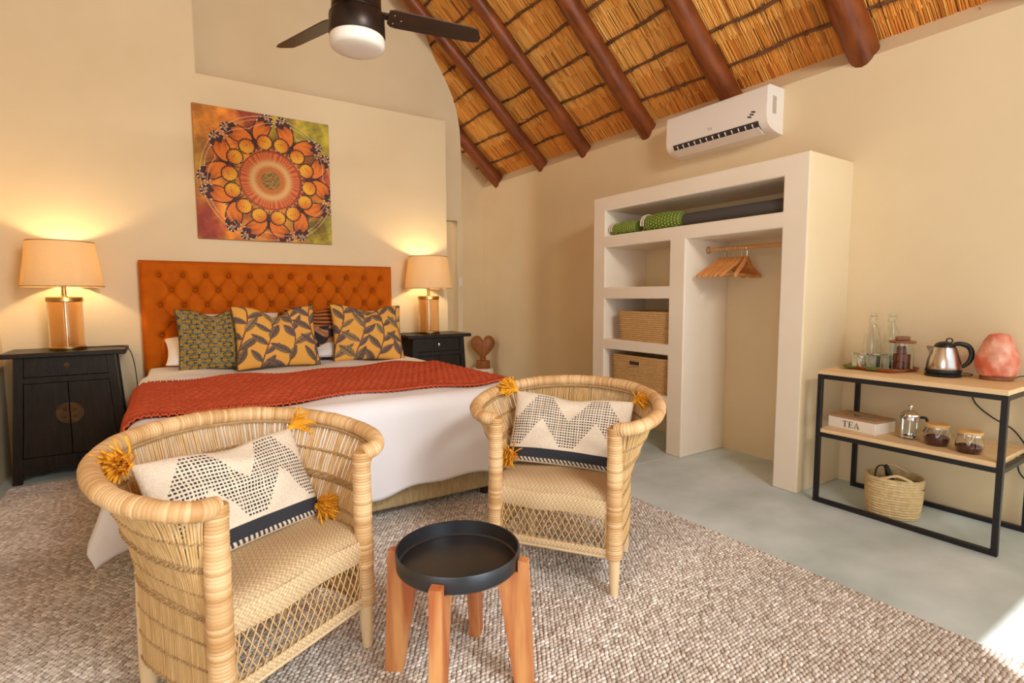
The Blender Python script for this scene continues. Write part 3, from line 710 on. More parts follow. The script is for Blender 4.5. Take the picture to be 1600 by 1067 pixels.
# ------------------------------------------------------------------ wicker armchairs
def wrap_tube(path, r0, r1, pitch=.0105, amp=.10, n=12):
    P = np.array(path); seg = np.linalg.norm(np.diff(P, axis=0), axis=1); L_ = np.r_[0, np.cumsum(seg)]
    m = int(L_[-1]/pitch*4); s = np.linspace(0, L_[-1], m)
    Q = np.stack([np.interp(s, L_, P[:, k]) for k in range(3)], 1)
    k = (s/pitch) % 1; rad = np.interp(s, [0, L_[-1]], [r0, r1])*(1+amp*(np.abs(np.sin(math.pi*k))**.35-.8))
    rad = rad*(1+.02*np.sin(s*37)+.015*np.sin(s*83))
    rg = np.random.default_rng(int(L_[-1]*1000)); w_ = np.clip(.5+.28*rg.standard_normal(int(L_[-1]/pitch)+3)+.25*np.sin(np.arange(int(L_[-1]/pitch)+3)*.21), 0, 1)
    t_ = w_[np.floor(s/pitch).astype(int)]; c = np.array((.50, .27, .10))*(1-t_[:, None])+np.array((.74, .50, .255))*t_[:, None]
    mb = MB().tube(Q, rad, n); mb.c = [np.repeat(c, n, 0)]
    return mb
half = [(.272, -.005, .728), (.335, -.012, .738), (.395, .045, .752), (.428, .155, .768), (.420, .285, .788), (.368, .415, .806), (.255, .530, .822), (.12, .585, .830), (0, .600, .832)]
RIM = spline(half+[(-x, y, z) for x, y, z in half[-2::-1]], 400)
lowh = [(.280, .03, .17), (.288, .12, .17), (.290, .25, .17), (.278, .38, .17), (.235, .455, .17), (.13, .487, .17), (0, .495, .17)]
LOW = spline(lowh+[(-x, y, z) for x, y, z in lowh[-2::-1]], 400)
SEAT = .440
def arclen(P): return np.r_[0, np.cumsum(np.linalg.norm(np.diff(P, axis=0), axis=1))]
def side_point(a, h):                      # a 0..1 around the back from the viewer's right to left, h 0 bottom .. 1 at the rim
    l = np.array([np.interp(a, np.linspace(0, 1, 400), LOW[:, k]) for k in range(3)]); rm = np.array([np.interp(a, RIMA, RIM[:, k]) for k in range(3)])
    g = np.clip((h-.40)/.60, 0, 1)**1.35
    p = l*(1-g)+rm*g; p[2] = l[2]+(rm[2]-l[2])*h
    return p
_l = arclen(RIM); RIMA = .5+(np.sign(_l/_l[-1]-.5))*np.abs(_l/_l[-1]*2-1)**.92/2
def chair(label, loc, deg, seed):
    rg = np.random.default_rng(seed)
    e = thing('wicker_armchair', label, 'armchair', loc, R(deg))
    for sx in (-1, 1):
        lg = MB().tube([(sx*.278, -.004, 0), (sx*.277, -.003, .10), (sx*.275, 0, .30)], [.017, .024, .027], 14).build('leg', 'pale_wood', e)
        wrap_tube([(sx*.277, -.003, .168), (sx*.275, -.001, .45), (sx*.273, -.003, .735)], .0345, .0325).build('cane_wrap', 'cane_wrap', lg)
        lg = MB().tube([(sx*.250, .425, 0), (sx*.248, .425, .12), (sx*.245, .42, .30), (sx*.243, .42, SEAT)], [.019, .026, .028, .028], 14).build('leg', 'pale_wood', e)
    wrap_tube(RIM, .029, .029).build('rim', 'cane_wrap', e)
    inner = RIM.copy(); inner[:, :2] = (inner[:, :2]-np.array((0, .2)))*.945+np.array((0, .2)); inner[:, 2] -= .026
    MB().tube(inner[12:-12:2], .007, 6).build('rim_braid', 'twine', e)
    # upright reeds
    reeds = MB(); m = 190
    for i in range(m):
        a = .012+(i+rg.uniform(-.25, .25))/m*.976
        lo = -.012+rg.uniform(-.018, .006)
        hs = np.array([lo, .2, .42, .58, .74, .88, .985])
        pts = [side_point(min(max(a+rg.normal(0, .0006), 0), 1), h) for h in hs]
        reeds.tube(pts, rg.uniform(.0030, .0043), 5, caps=False)
    reeds.build('reed_wall', 'reed_cane', e, kind='stuff')
    # twined rows
    for h, thick in ((.0, .0045), (.135, .004), (.27, .004), (.40, .0065), (.53, .004), (.67, .0075), (.82, .0045)):
        As = np.linspace(.006, .994, 260)
        tw = MB()
        for ph in (0, math.pi):
            pts = []
            for q, a in enumerate(As):
                p = side_point(a, h+.004*math.sin(a*21)); nr = p[:2]-np.array((0, .2)); nr /= np.linalg.norm(nr)
                o_ = math.cos(q*1.15+ph)*.0055; pts.append((p[0]+nr[0]*o_, p[1]+nr[1]*o_, p[2]+math.sin(q*1.15+ph)*thick*.8))
            tw.tube(pts, thick*.78, 5)
        if thick > .006:
            tw.tube([side_point(a, h+.022)+np.array((0, 0, .002*math.sin(a*300))) for a in As], thick*.7, 5)
        tw.build('twine_row', 'twine', e, kind='stuff')
    # seat: woven sheet rolling over the front rail into the apron
    prof = [(.47, SEAT+.004), (.40, SEAT+.008), (.30, SEAT+.014), (.18, SEAT+.018), (.08, SEAT+.017), (.03, SEAT+.010), (.006, SEAT-.004), (-.006, SEAT-.024)]
    pr = spline([(0, y, z) for y, z in prof], 250); sl_ = arclen(pr)
    xs = np.linspace(-1, 1, 290)
    def hwid(y): return np.interp(y, [-.02, 0, .06, .25, .38, .48], [.246, .248, .275, .283, .268, .19])
    def woven(P, U_, S_, pu, ps, c_a, c_b):
        gu = np.gradient(P, axis=0); gv = np.gradient(P, axis=1); nn_ = np.cross(gu, gv); nn_ /= np.linalg.norm(nn_, axis=-1, keepdims=True)
        ov = np.sin(math.pi*U_/pu)*np.sin(math.pi*S_/ps); sgn = ov > 0
        h = .0022*np.abs(np.sin(math.pi*U_/pu))**.5*np.abs(np.sin(math.pi*S_/ps))**.5*np.where(sgn, 1, .75)
        c = np.where(sgn[..., None], np.array(c_a), np.array(c_b))*(1+.16*np.sin(U_*310)*np.sin(S_*173+U_*40))[..., None]
        return P+nn_*h[..., None]*np.sign(nn_[..., 2:3].mean()-nn_[..., 1:2].mean()), c
    P = np.array([[(x*hwid(p[1]), p[1], p[2]-.010*abs(x)**3+.004*math.sin(x*5+p[1]*9)) for x in xs] for p in pr])
    Pw, c = woven(P, P[..., 0], np.repeat(sl_[:, None], len(xs), 1), .0078, .0066, (.62, .46, .27), (.46, .32, .17))
    MB().grid(Pw, flip=True, col=c).build('seat', 'seat_weave', e, angle=180)
    ks = np.linspace(0, 1, 44)
    P = np.array([[(x*.247, -.008+.003*math.sin(x*6)-.006*math.sin(math.pi*k), SEAT-.022-.078*k+.004*math.sin(x*4)) for x in xs] for k in ks])
    Pw, c = woven(P, P[..., 0], np.repeat(ks[:, None]*.078, len(xs), 1), .0078, .0066, (.72, .54, .32), (.54, .38, .20))
    MB().grid(Pw, flip=True, col=c).grid(P+np.array((0, .012, 0)), col=c).build('seat_apron', 'seat_weave', e, angle=180)
    MB().cyl((-.245, .022, SEAT-.030), (.245, .022, SEAT-.030), .011, n=10).build('seat_rail', 'pale_wood', e)
    MB().cyl((-.245, .43, .30), (.245, .43, .30), .014, n=10).build('back_rail', 'pale_wood', e)
    ks = np.linspace(0, 1, 20)
    P = np.array([[(x*.25, -.012-.004*math.sin(math.pi*k), .206-.036*k) for x in xs] for k in ks])
    Pw, c = woven(P, P[..., 0], np.repeat(ks[:, None]*.036, len(xs), 1), .0078, .0066, (.72, .54, .32), (.54, .38, .20))
    MB().grid(Pw, flip=True, col=c).grid(P+np.array((0, .016, 0)), col=c).build('lower_band', 'seat_weave', e, angle=180)
    MB().cyl((-.25, -.004, .170), (.25, -.004, .170), .011, n=10).build('front_stretcher', 'pale_wood', e)
    lat = MB(); nn = 17
    for i in range(-1, nn+1):
        x0 = -.238+i*.476/(nn-1)
        for dr in (-1, 1):
            xa, xb = x0-dr*.040, x0+dr*.040
            pa = [min(max(v_, -.243), .243) for v_ in (xa, x0+rg.normal(0, .003), xb)]
            lat.tube([(pa[0], -.011+dr*.002, .345), (pa[1], -.013+dr*.003, .27), (pa[2], -.011+dr*.002, .20)], .0023, 5, caps=False)
    lat.build('front_lattice', 'reed_cane', e, kind='stuff')
    return e
ca1 = chair('wicker armchair with curved cane rim beside the duvet corner, facing the black tray table', (.330, 1.735, RUGZ-.004), 28.9, 3)
ca2 = chair('wicker armchair with curved cane rim facing the bed foot and the black tray table', (1.412, 1.835, RUGZ-.004), -54.6, 8)
def tassel(parent, loc, direction, seed):
    rg = np.random.default_rng(seed); mb = MB(); dv_ = np.array(direction, float); dv_ /= np.linalg.norm(dv_)
    mb.ball((0, 0, 0), (.013, .013, .013), 10, 7)
    for k in range(150):
        sp_ = rg.normal(0, .34, 3); d1 = dv_+sp_; d1 /= np.linalg.norm(d1); ln = rg.uniform(.075, .112)
        p1 = d1*ln*.5+rg.normal(0, .003, 3); p2 = d1*ln*.85+np.array((0, 0, -.012))+rg.normal(0, .007, 3)
        mb.tube([(0, 0, 0), p1, p2], [.0036, .0040, .0030], 4, caps=False)
    return mb.build('tassel', 'mustard_yarn', parent, loc=loc)
def chair_cushion(label, ch_loc, deg, off, tilt, ry, seed, low):
    a = R(deg); x = ch_loc[0]+off[0]*math.cos(a)-off[1]*math.sin(a); y = ch_loc[1]+off[0]*math.sin(a)+off[1]*math.cos(a)
    W, H, TH = .60, .36, .15
    e = thing('cushion', label, 'cushion', (x, y, off[2]))
    e.rotation_euler = (Matrix.Rotation(a+R(off[3]), 4, 'Z') @ Matrix.Rotation(R(ry), 4, 'Y') @ Matrix.Rotation(R(tilt), 4, 'X')).to_euler()
    n = 260; mb, (xx, zz) = cushion_mesh(W, H, TH, zigzag_print, seed, n, .02, .04)
    mb.build('cover', 'woven_cushion', e, angle=180, loc=(0, 0, H/2))
    for i, (sx, sz) in enumerate(((-1, 1), (1, 1), (low, -1))):
        tassel(e, (sx*(W/2+.004 if sz > 0 else W/2-.035), -.004 if sz > 0 else -.03, H/2+sz*(H/2+.002 if sz > 0 else H/2-.03)), (sx*.75, -.35, .25) if sz > 0 else (sx*.12, -.85, -.25), seed*10+i)
    return e
chair_cushion('zigzag dash lumbar cushion with mustard tassels in the armchair beside the duvet corner', (.330, 1.735), 28.9, (.015, .235, SEAT+.028, 3), -28, 2, 4, 1)
chair_cushion('zigzag dash lumbar cushion with mustard tassels in the armchair at the bed foot', (1.412, 1.835), -54.6, (-.01, .235, SEAT+.030, 6), -26, 3, 9, -1)

# ------------------------------------------------------------------ tray table
tb = thing('tray_table', 'round blackened metal tray side table on four splayed timber legs', 'side table', (.79, 1.545, RUGZ-.004))
RT = .205
MB().lathe([(0, .398), (RT-.006, .398), (RT, .404), (RT+.002, .452), (RT, .456), (RT-.004, .454), (RT-.006, .410), (RT-.012, .405), (0, .405)], 72).build('tray', 'tray_metal', tb)
for k, a in enumerate((140, 46, -46, 226)):
    c_, s_ = math.cos(R(a)), math.sin(R(a))
    # side profile in (radial, z): notch holds the tray, splayed foot
    prof = [(.198, 0), (.258, 0), (RT+.034, .432), (RT+.004, .436), (RT+.004, .397), (.100, .397), (.100, .380), (.128, .360), (.146, .33)]
    pl = MB(); V = []
    for sg in (-.019, .019):
        for rr_, z_ in prof: V.append((rr_*c_-sg*s_, rr_*s_+sg*c_, z_))
    m = len(prof); F = [tuple(range(m)), tuple(range(m, 2*m))[::-1]]+[(i, i+m, (i+1) % m+m, (i+1) % m) for i in range(m)]
    pl.add(V, F); pl.build('leg', 'table_leg', tb, smooth=False, clean=True)

# ------------------------------------------------------------------ built-in wardrobe
wy = [1.835, 2.005, 2.775, 2.930, 3.680, 3.838]; wz = [0, .372, .477, .814, .905, 1.275, 1.378, 1.740, 1.845, 2.070, 2.2]
def wsolid(i, j, k):
    if j in (0, 4): return True
    if k in (7, 9): return True
    if k == 8: return False
    if j == 1: return False
    if j == 2: return True
    return k in (1, 3, 5)
wd = thing('built_in_wardrobe', 'built-in plastered wardrobe with open niches and hanging space against the right wall', 'wardrobe', (0, 0, 0))
wo = voxel([3.424, XW+.005], wy, wz, wsolid).build('carcass', 'plaster_pale', wd, smooth=True, angle=30)
wo.data.materials.append(MATS['plaster'])
for p_ in wo.data.polygons:
    if p_.normal.y < -.9 and p_.center.y < 1.84: p_.material_index = 1
bv = wo.modifiers.new('soft_edges', 'BEVEL'); bv.width = .010; bv.segments = 3; bv.limit_method = 'ANGLE'; bv.angle_limit = R(40)
RX, RZ = 3.70, 1.662
MB().cyl((RX, 2.005, RZ), (RX, 2.775, RZ), .0145, n=16).build('clothes_rail', 'rod_wood', wd)
MB().lathe([(0, 0), (.032, 0), (.032, .004), (.020, .008), (.020, .02), (0, .02)], 20).build('rail_flange', 'chrome', wd, loc=(RX, 2.775, RZ), rot=(R(90), 0, 0))
# hangers
def hanger_proto():
    e = thing('clothes_hanger', 'curved wooden clothes hanger on the wardrobe rail', 'hanger', (0, 0, 0), group='hangers on the wardrobe rail')
    arc = np.array([(x, 0, -.098-.115*(abs(x)/.22)**1.25+.018*math.exp(-(x/.05)**2)) for x in np.linspace(-.22, .22, 25)])
    mb = MB(); Pm = []
    for k, p in enumerate(arc):
        t_ = .011+.004*(abs(p[0])/.22); hh = .016-.005*(abs(p[0])/.22)
        Pm.append([(p[0], -t_*.7, p[2]-hh), (p[0], t_*.7, p[2]-hh), (p[0], t_*.7, p[2]+hh), (p[0], -t_*.7, p[2]+hh)])
    mb.grid(np.array(Pm), cv=True); mb.f += [(0, 1, 2, 3), tuple(96+q for q in (3, 2, 1, 0))]
    mb.build('shoulder_bar', 'hanger_wood', e, clean=True)
    MB().cyl((-.205, 0, -.205), (.205, 0, -.205), .006, n=8).build('trouser_bar', 'hanger_wood', e)
    hk = [(0, 0, -.085), (0, 0, -.045)]+[(.021*math.sin(q)*-1+.0, 0, -.0035+.0215*-math.cos(q)) for q in np.linspace(0, 4.4, 16)]
    MB().tube(hk, .0018, 6).build('hook', 'chrome', e)
    return e
h0 = hanger_proto()
for i, y in enumerate((2.655, 2.62, 2.585, 2.55, 2.51, 2.475, 2.43)):
    o = h0 if i == 0 else copy_tree(h0)
    tag(o, ['wooden clothes hanger nearest the chrome rail flange', 'curved wooden clothes hanger between the others on the wardrobe rail', 'wooden clothes hanger turned outward at the open end of the bunch'][0 if i == 0 else 2 if i == 6 else 1], 'hanger', 'hangers on the wardrobe rail')
    o.location = (RX, y, RZ-.0005); o.rotation_euler = (0, 0, R([-14, -9, -15, -10, -13, -6, 14][i]))
# rolls on the top niche
SZ = 1.845
mat = thing('yoga_mat', 'rolled dark grey yoga mat in the top niche of the wardrobe', 'yoga mat', (3.525, 2.0, SZ))
ys = (2.03-2.0, 2.86-2.0); sp = []
for q in np.linspace(0, 2*math.pi*5, 150): sp.append(((.012+.0084*q/(2*math.pi))*math.cos(q), (.012+.0084*q/(2*math.pi))*math.sin(q)+.056))
inn = [(x*(1-.005/max(math.hypot(x, z-.056), .001)), (z-.056)*(1-.005/max(math.hypot(x, z-.056), .001))+.056) for x, z in sp]
P = np.array([[(x, y, z) for x, z in sp] for y in ys]); P2 = np.array([[(x, y, z) for x, z in inn] for y in ys])
mm = MB().grid(P).grid(P2, flip=True)
for y in (0, 1): mm.grid(np.stack([P[y], P2[y]], 0), flip=y == 1)
mm.build('mat_sheet', 'mat_rubber', mat, angle=60)
MB().lathe([(.0, 0), (.05, 0), (.05, .80), (0, .80)], 24, (0, 0, 0)).build('mat_core', 'mat_rubber', mat, loc=(0, .035, .056), rot=(R(-90), 0, 0))
def bolster(label, y, x, ln, rad, rz):
    e = thing('bolster', label, 'bolster', (x, y, SZ), R(rz))
    prof = [(0, -ln/2), (rad*.62, -ln/2+.004)]+[(rad*(.72+.28*math.sin(math.pi*(k+.5)/9)), -ln/2+.02+(ln-.04)*k/8) for k in range(9)]+[(rad*.6, ln/2-.004), (0, ln/2)]
    b = MB().lathe(prof, 28); b.v[0] = b.v[0][:, [0, 2, 1]]*np.array((1, -1, 1))+np.array((0, 0, rad*.86)); b.v[0][:, 2] = np.maximum(b.v[0][:, 2], .001)
    b.build('cover', 'green_mat', e, clean=True, angle=180)
    kn = MB()
    for k in range(13):
        for q in range(18):
            t_ = (k+.5)/13; y_ = (-ln/2+.02+(ln-.04)*t_); r_ = rad*(.72+.28*math.sin(math.pi*(t_*8+.5)/9))-.007; a_ = (q+.5*(k % 2))*2*math.pi/18
            z_ = r_*math.sin(a_)+rad*.86
            if z_ < .02: continue
            kn.ball((r_*math.cos(a_), y_, z_), (.0125, .0125, .0125), 6, 4)
    kn.build('knob_spikes', 'green_knob', e, kind='stuff')
    st_ = MB().tube([(rad*1.02*math.cos(q), ln/2-.045, rad*1.0*math.sin(q)+rad*.86) for q in np.linspace(-.3, math.pi+.3, 26)], .006, 6); 
    st_.tube([(rad*1.0*math.cos(q), ln/2-.02, rad*.94*math.sin(q)+rad*.86) for q in np.linspace(-.3, math.pi+.3, 26)], .008, 6)
    st_.build('strap', 'strap', e)
    return e
bolster('green knobbly bolster with beige strap in the wardrobe top niche, next to the yoga mat', 3.07, 3.52, .42, .076, 2)
bolster('green knobbly bolster with beige strap in the corner of the wardrobe top niche', 3.50, 3.515, .35, .062, -2)
# storage baskets in the niches
def niche_basket(label, x0, y0, y1, z0, z1, handle):
    e = thing('storage_basket', label, 'basket', ((x0+3.92)/2, (y0+y1)/2, z0))
    dx, dy, h = (3.92-x0)/2, (y1-y0)/2, z1-z0
    rows = int(h/.017); b = MB(); rings = []; nn = 56
    def ring(sc, z, out):
        pts = []
        for q in range(nn):
            t_ = q/nn*2*math.pi; c_, s_ = math.cos(t_), math.sin(t_); pw = .22
            pts.append(((dx*sc+out)*np.sign(c_)*abs(c_)**pw, (dy*sc+out)*np.sign(s_)*abs(s_)**pw, z))
        return pts
    for k in range(rows):
        for u_, o_ in ((0, -.002), (.25, .0035), (.5, .005), (.75, .0035)):
            z = (k+u_)/rows*h; rings.append(ring(.955+.045*z/h, z, o_))
    rings.append(ring(1, h, -.002)); rings.append(ring(.97, h, -.008))
    for z in (h*.5, .012): rings.append(ring(.955+.045*z/h-.03, z, -.008))
    b.grid(np.array(rings), cv=True)
    b.f.append(tuple(b.n-nn+k for k in range(nn)))
    b.build('basket_body', 'basket_weave', e, angle=80)
    MB().tube(ring(1.0, h, .001), .006, 6, closed=True).build('rim', 'basket_weave', e)
    if handle:
        zc = h*.80; xf = -(dx*(.955+.045*.8)+.0045); w_, hh = .060, .016
        MB().box((xf, .03, zc), (.004, w_*2, hh*2), .0018).build('handle_hole_shade', 'hollow_shade', e)  # dark plate on the closed side, painted as shade in the handle hole
        MB().tube([(xf-.002, .03+(w_+.004)*np.sign(math.cos(t_))*abs(math.cos(t_))**.25, zc+(hh+.004)*np.sign(math.sin(t_))*abs(math.sin(t_))**.25) for t_ in np.linspace(0, 6.2832, 40, endpoint=False)], .004, 6, closed=True).build('handle_binding', 'basket_weave', e)
    return e
niche_basket('woven storage basket without handle hole in the wardrobe niche above the other basket', 3.452, 2.942, 3.553, .905, 1.160, False)
niche_basket('woven storage basket with oblong handle hole in the wardrobe niche below the other basket', 3.448, 2.946, 3.622, .477, .768, True)

# ------------------------------------------------------------------ air conditioner
ac = thing('air_conditioner', 'white split air conditioner mounted high on the wall above the wardrobe', 'air conditioner', (XW, 2.81, 2.50))
hw = .447
prof = [(0, .335), (-.185, .335), (-.205, .325), (-.213, .305), (-.217, .12), (-.212, .085), (-.195, .055), (-.165, .032), (-.12, .016), (-.07, .006), (0, .0)]
MB().prism(prof, 1, -hw, hw).build('housing', 'white_plastic', ac, angle=35, clean=True)
for sy in (-1, 1):
    p2 = [(x*1.0, z*.998+.001) for x, z in prof]
    MB().prism(p2, 1, sy*hw-(.0 if sy > 0 else .016), sy*hw+(.016 if sy > 0 else 0)).build('end_cap', 'white_plastic', ac, angle=35, clean=True)
def on_curve(y0, y1, pts, out, name, mt, parent):
    P = np.array([[(x, y, z) for x, z in pts] for y in (y0, y1)]); P[..., 0] -= out; P[..., 2] -= out*.8
    return MB().grid(P).build(name, mt, parent, smooth=False)
slot = [(-.2125, .088), (-.195, .055), (-.165, .032)]
so_ = on_curve(-hw+.05, hw-.055, slot, .0025, 'air_slot_shade', 'hollow_shade', ac)  # dark sheet laid over the housing, its colour imitates shade in the slot
for y in np.linspace(-hw+.10, hw-.10, 13):
    MB().box((-.200, y, .058), (.010, .006, .042), .001, rot=Matrix.Rotation(R(-45), 3, 'Y')).build('vane', 'white_plastic', ac)
fl = MB().prism([(-.212, .040), (-.205, .044), (-.135, .004), (-.139, .0)], 1, -hw+.05, hw-.055).build('louvre', 'white_plastic', ac, clean=True, angle=35)
MB().box((-.12, -hw-.0165, .20), (.048, .003, .125), .0008).build('sticker', 'grey_sticker', ac)
for k, (dy, dz) in enumerate(((0, 0), (.012, -.016), (.030, -.030))):
    MB().prism([(-.372+dy, .150+dz), (-.340+dy, .160+dz), (-.343+dy, .170+dz), (-.375+dy, .160+dz)], 0, -.2185, -.2165).build('mark', 'mark', ac, smooth=False)
def text_part(s_, size, mt, parent, loc, rot, depth=.0006):
    cu = bpy.data.curves.new('lettering', 'FONT'); cu.body = s_; cu.size = size; cu.extrude = depth; cu.align_x = 'CENTER'
    tmp = bpy.data.objects.new('tmp', cu); COL.objects.link(tmp)
    dg = bpy.context.evaluated_depsgraph_get(); me = bpy.data.meshes.new_from_object(tmp.evaluated_get(dg))
    bpy.data.objects.remove(tmp); me.name = 'lettering'; me.materials.clear(); me.materials.append(MATS[mt])
    o = bpy.data.objects.new('lettering', me); COL.objects.link(o); o.parent = parent; o.location = loc; o.rotation_euler = rot; return o
text_part('TCL', .026, 'grey_mark', ac, (-.2178, .02, .125), (R(90), 0, R(-90)))

# ------------------------------------------------------------------ ceiling fan
FX, FY, FZ = .935, 2.92, 2.765
fan = thing('ceiling_fan', 'dark bronze three blade ceiling fan with a frosted light bowl', 'ceiling fan', (FX, FY, FZ))
MB().lathe([(0, .30), (.045, .30), (.05, .26), (.10, .235), (.125, .215), (.128, .11), (.122, .105), (.122, .098), (.130, .094), (.142, .075), (.145, -.02), (.138, -.03), (0, -.03)], 48).build('motor_housing', 'fan_bronze', fan, loc=(0, 0, -.07))
MB().lathe([(.137, -.028), (.142, -.036), (.142, -.068), (.136, -.082), (.118, -.092), (.06, -.097), (0, -.098)], 48).build('light_bowl', 'frost_glass', fan, loc=(0, 0, -.07))
MB().cyl((0, 0, .20), (0, 0, roof(FX, .13)-FZ+.02), .016, n=14).build('downrod', 'fan_bronze', fan)
tips = [math.atan2(2.806-2.917, 1.618-.928), math.atan2(3.57-2.917, .679-.928)]
tips.append(tips[0]-2*math.pi/3)
for a in tips:
    pts = [(.165, -.055), (.20, -.067), (.60, -.060), (.665, -.052), (.70, .010), (.695, .045), (.66, .055), (.22, .066), (.185, .06), (.165, .04)]
    V = []; tw = R(-13)
    for dz in (-.003, .003):
        for x, y in pts: V.append((x, y*math.cos(tw), .035+dz+y*math.sin(tw)))
    m = len(pts); b = MB().add(V, [tuple(range(m)), tuple(range(m, 2*m))[::-1]]+[(i, i+m, (i+1) % m+m, (i+1) % m) for i in range(m)])
    bo = b.build('blade', 'fan_blade', fan, smooth=False, clean=True, rot=(0, 0, a))
    MB().box((.155, 0, .040), (.13, .045, .014), .004, rot=Matrix.Rotation(tw, 3, 'X')).build('blade_arm', 'fan_bronze', bo)
    for q in ((.195, .03), (.195, -.03), (.235, 0)):
        MB().ball((q[0], q[1], .031+q[1]*math.sin(tw)), (.005, .005, .003), 8, 5).build('screw', 'chrome', bo)

# ------------------------------------------------------------------ console shelf
CX0, CX1, CY0, CY1, CZ, CM = 3.402, 3.915, .822, 1.722, .837, .474
con = thing('console_shelf', 'black steel console with two pale wood shelves against the right wall', 'console', (0, 0, 0))
tw = .027
def bar(p0, p1, name):
    p0, p1 = np.array(p0), np.array(p1); c_ = (p0+p1)/2; sz = np.abs(p1-p0)+tw
    MB().box(c_, sz, .002).build(name, 'black_steel', con)
q = tw/2; zt = CZ-.026
for x in (CX0+q, CX1-q):
    for y in (CY0+q, CY1-q): bar((x, y, q), (x, y, zt-q), 'leg')
    for z, nm in ((q, 'floor_rail'), (CM-.026-q, 'shelf_rail'), (zt-q, 'top_rail')): bar((x, CY0+q+tw, z), (x, CY1-q-tw, z), nm)
for y in (CY0+q, CY1-q):
    for z, nm in ((CM-.026-q, 'shelf_rail'), (zt-q, 'top_rail')): bar((CX0+q+tw, y, z), (CX1-q-tw, y, z), nm)
MB().box(((CX0+CX1)/2, (CY0+CY1)/2, CZ-.013), (CX1-CX0, CY1-CY0, .026), .0025).build('top_board', 'birch', con)
MB().box(((CX0+CX1)/2, (CY0+CY1)/2, CM-.013), (CX1-CX0-.002, CY1-CY0-2*tw-.002, .026), .0025).build('shelf_board', 'birch', con)

# serving tray and what stands on it
tr = thing('serving_tray', 'reddish wooden serving tray on top of the console', 'tray', (3.735, 1.515, CZ), R(-9))
def rrect(a, b, e_, n=48): return [(a*np.sign(math.cos(t_))*abs(math.cos(t_))**e_, b*np.sign(math.sin(t_))*abs(math.sin(t_))**e_) for t_ in np.linspace(0, 2*math.pi, n, endpoint=False)]
def loft(levels, e_, n=48): return np.array([[(x, y, z) for x, y in rrect(a, b, e_, n)] for a, b, z in levels])
g = loft([(.0005, .0005, 0), (.145, .145, 0), (.158, .158, .010), (.165, .165, .022), (.160, .160, .023), (.148, .148, .011), (.0005, .0005, .009)], .35)
g[..., 0] *= .92; g[..., 1] *= 1.02
MB().grid(g, cv=True, flip=True).build('tray_body', 'tray_wood', tr, angle=45)
TZ = CZ+.0095
def bottle(label, x, y):
    e = thing('glass_bottle', label, 'bottle', (x, y, TZ), group='swing top water bottles on the serving tray')
    out = [(.0, 0), (.042, 0), (.046, .006), (.046, .15), (.042, .19), (.030, .235), (.0175, .265), (.0145, .285), (.0145, .308), (.018, .312), (.018, .322), (.0135, .324)]
    inn = [(.0115, .324), (.0115, .285), (.0275, .232), (.039, .188), (.043, .15), (.043, .010), (.0, .006)]
    MB().lathe(out+inn, 32).build('bottle_glass', 'clear_glass', e)
    MB().lathe([(0, .318), (.011, .318), (.0155, .326), (.0155, .336), (.008, .341), (0, .341)], 18).build('stopper', 'clear_glass', e)
    wr = MB()
    for s_ in (-1, 1): wr.tube([(0, s_*.010, .340), (.004, s_*.019, .332), (.010, s_*.020, .31), (-.012, s_*.020, .295), (-.02, s_*.012, .285)], .0014, 5)
    wr.tube([(-.02, -.012, .285), (-.022, 0, .284), (-.02, .012, .285)], .0014, 5)
    wr.build('wire_clasp', 'steel', e)
    return e
bottle('clear swing top glass bottle behind the upturned glasses on the tray', 3.765, 1.580)
bottle('clear swing top glass bottle right behind the rusk jar on the tray', 3.845, 1.505)
for k, (x, y, lab) in enumerate([(3.655, 1.606, 'upturned glass mug beside the green dish at the tray corner'), (3.660, 1.530, 'upturned glass mug between the other mug and the rusk jar'), (3.735, 1.495, 'upturned clear glass tucked against the rusk jar')]):
    e = thing('glass_mug', lab, 'glass', (x, y, TZ), R(200-60*k))
    MB().lathe([(.0395, .0), (.041, .004), (.036, .088), (.033, .094), (0, .094), (0, .085), (.031, .083), (.0335, .078), (.0375, .003), (.0395, 0)], 28).build('glass_body', 'clear_glass', e)
    if k < 2: MB().tube(spline([(.038, 0, .075), (.060, 0, .072), (.068, 0, .050), (.060, 0, .024), (.039, 0, .018)], 20), .0048, 8).build('handle', 'clear_glass', e)
for x, y, lab in ((3.607, 1.632, 'small green dish at the tray corner nearest the wardrobe'), (3.602, 1.500, 'small green dish in front of the upturned mugs')):
    d_ = MB().lathe([(0, 0), (.030, 0), (.048, .011), (.050, .014), (.046, .013), (.029, .004), (0, .004)], 30).build('green_dish', 'green_dish', loc=(x, y, TZ+.001)); tag(d_, lab, 'dish')
jar = thing('rusk_jar', 'tall glass jar of dark rusks with a wooden knob lid on the tray', 'jar', (3.742, 1.405, TZ))
MB().lathe([(0, 0), (.058, 0), (.061, .004), (.061, .165), (.058, .165), (.058, .008), (0, .007)], 36).build('jar_glass', 'clear_glass', jar)
lid = MB().lathe([(0, .164), (.066, .164), (.068, .167), (.068, .175), (.065, .178), (0, .178)], 36).build('lid', 'acacia', jar)
MB().box((0, 0, .191), (.036, .070, .026), .004, rot=Matrix.Rotation(R(40), 3, 'Z')).build('lid_handle', 'acacia', lid)
rg = np.random.default_rng(5)
for k in range(16):
    a_ = rg.uniform(0, 6.28); r_ = .030 if k < 12 else .012; a_ = k*math.pi/3+rg.uniform(-.2, .2); z_ = .031+(k//6)*.045
    rt = Matrix.Rotation(a_, 3, 'Z') @ Matrix.Rotation(rg.uniform(-.25, .25), 3, 'X')
    MB().box((r_*math.cos(a_), r_*math.sin(a_), z_), (.027, .030, .046), .005, rot=rt).build('rusk', 'rusk', jar)

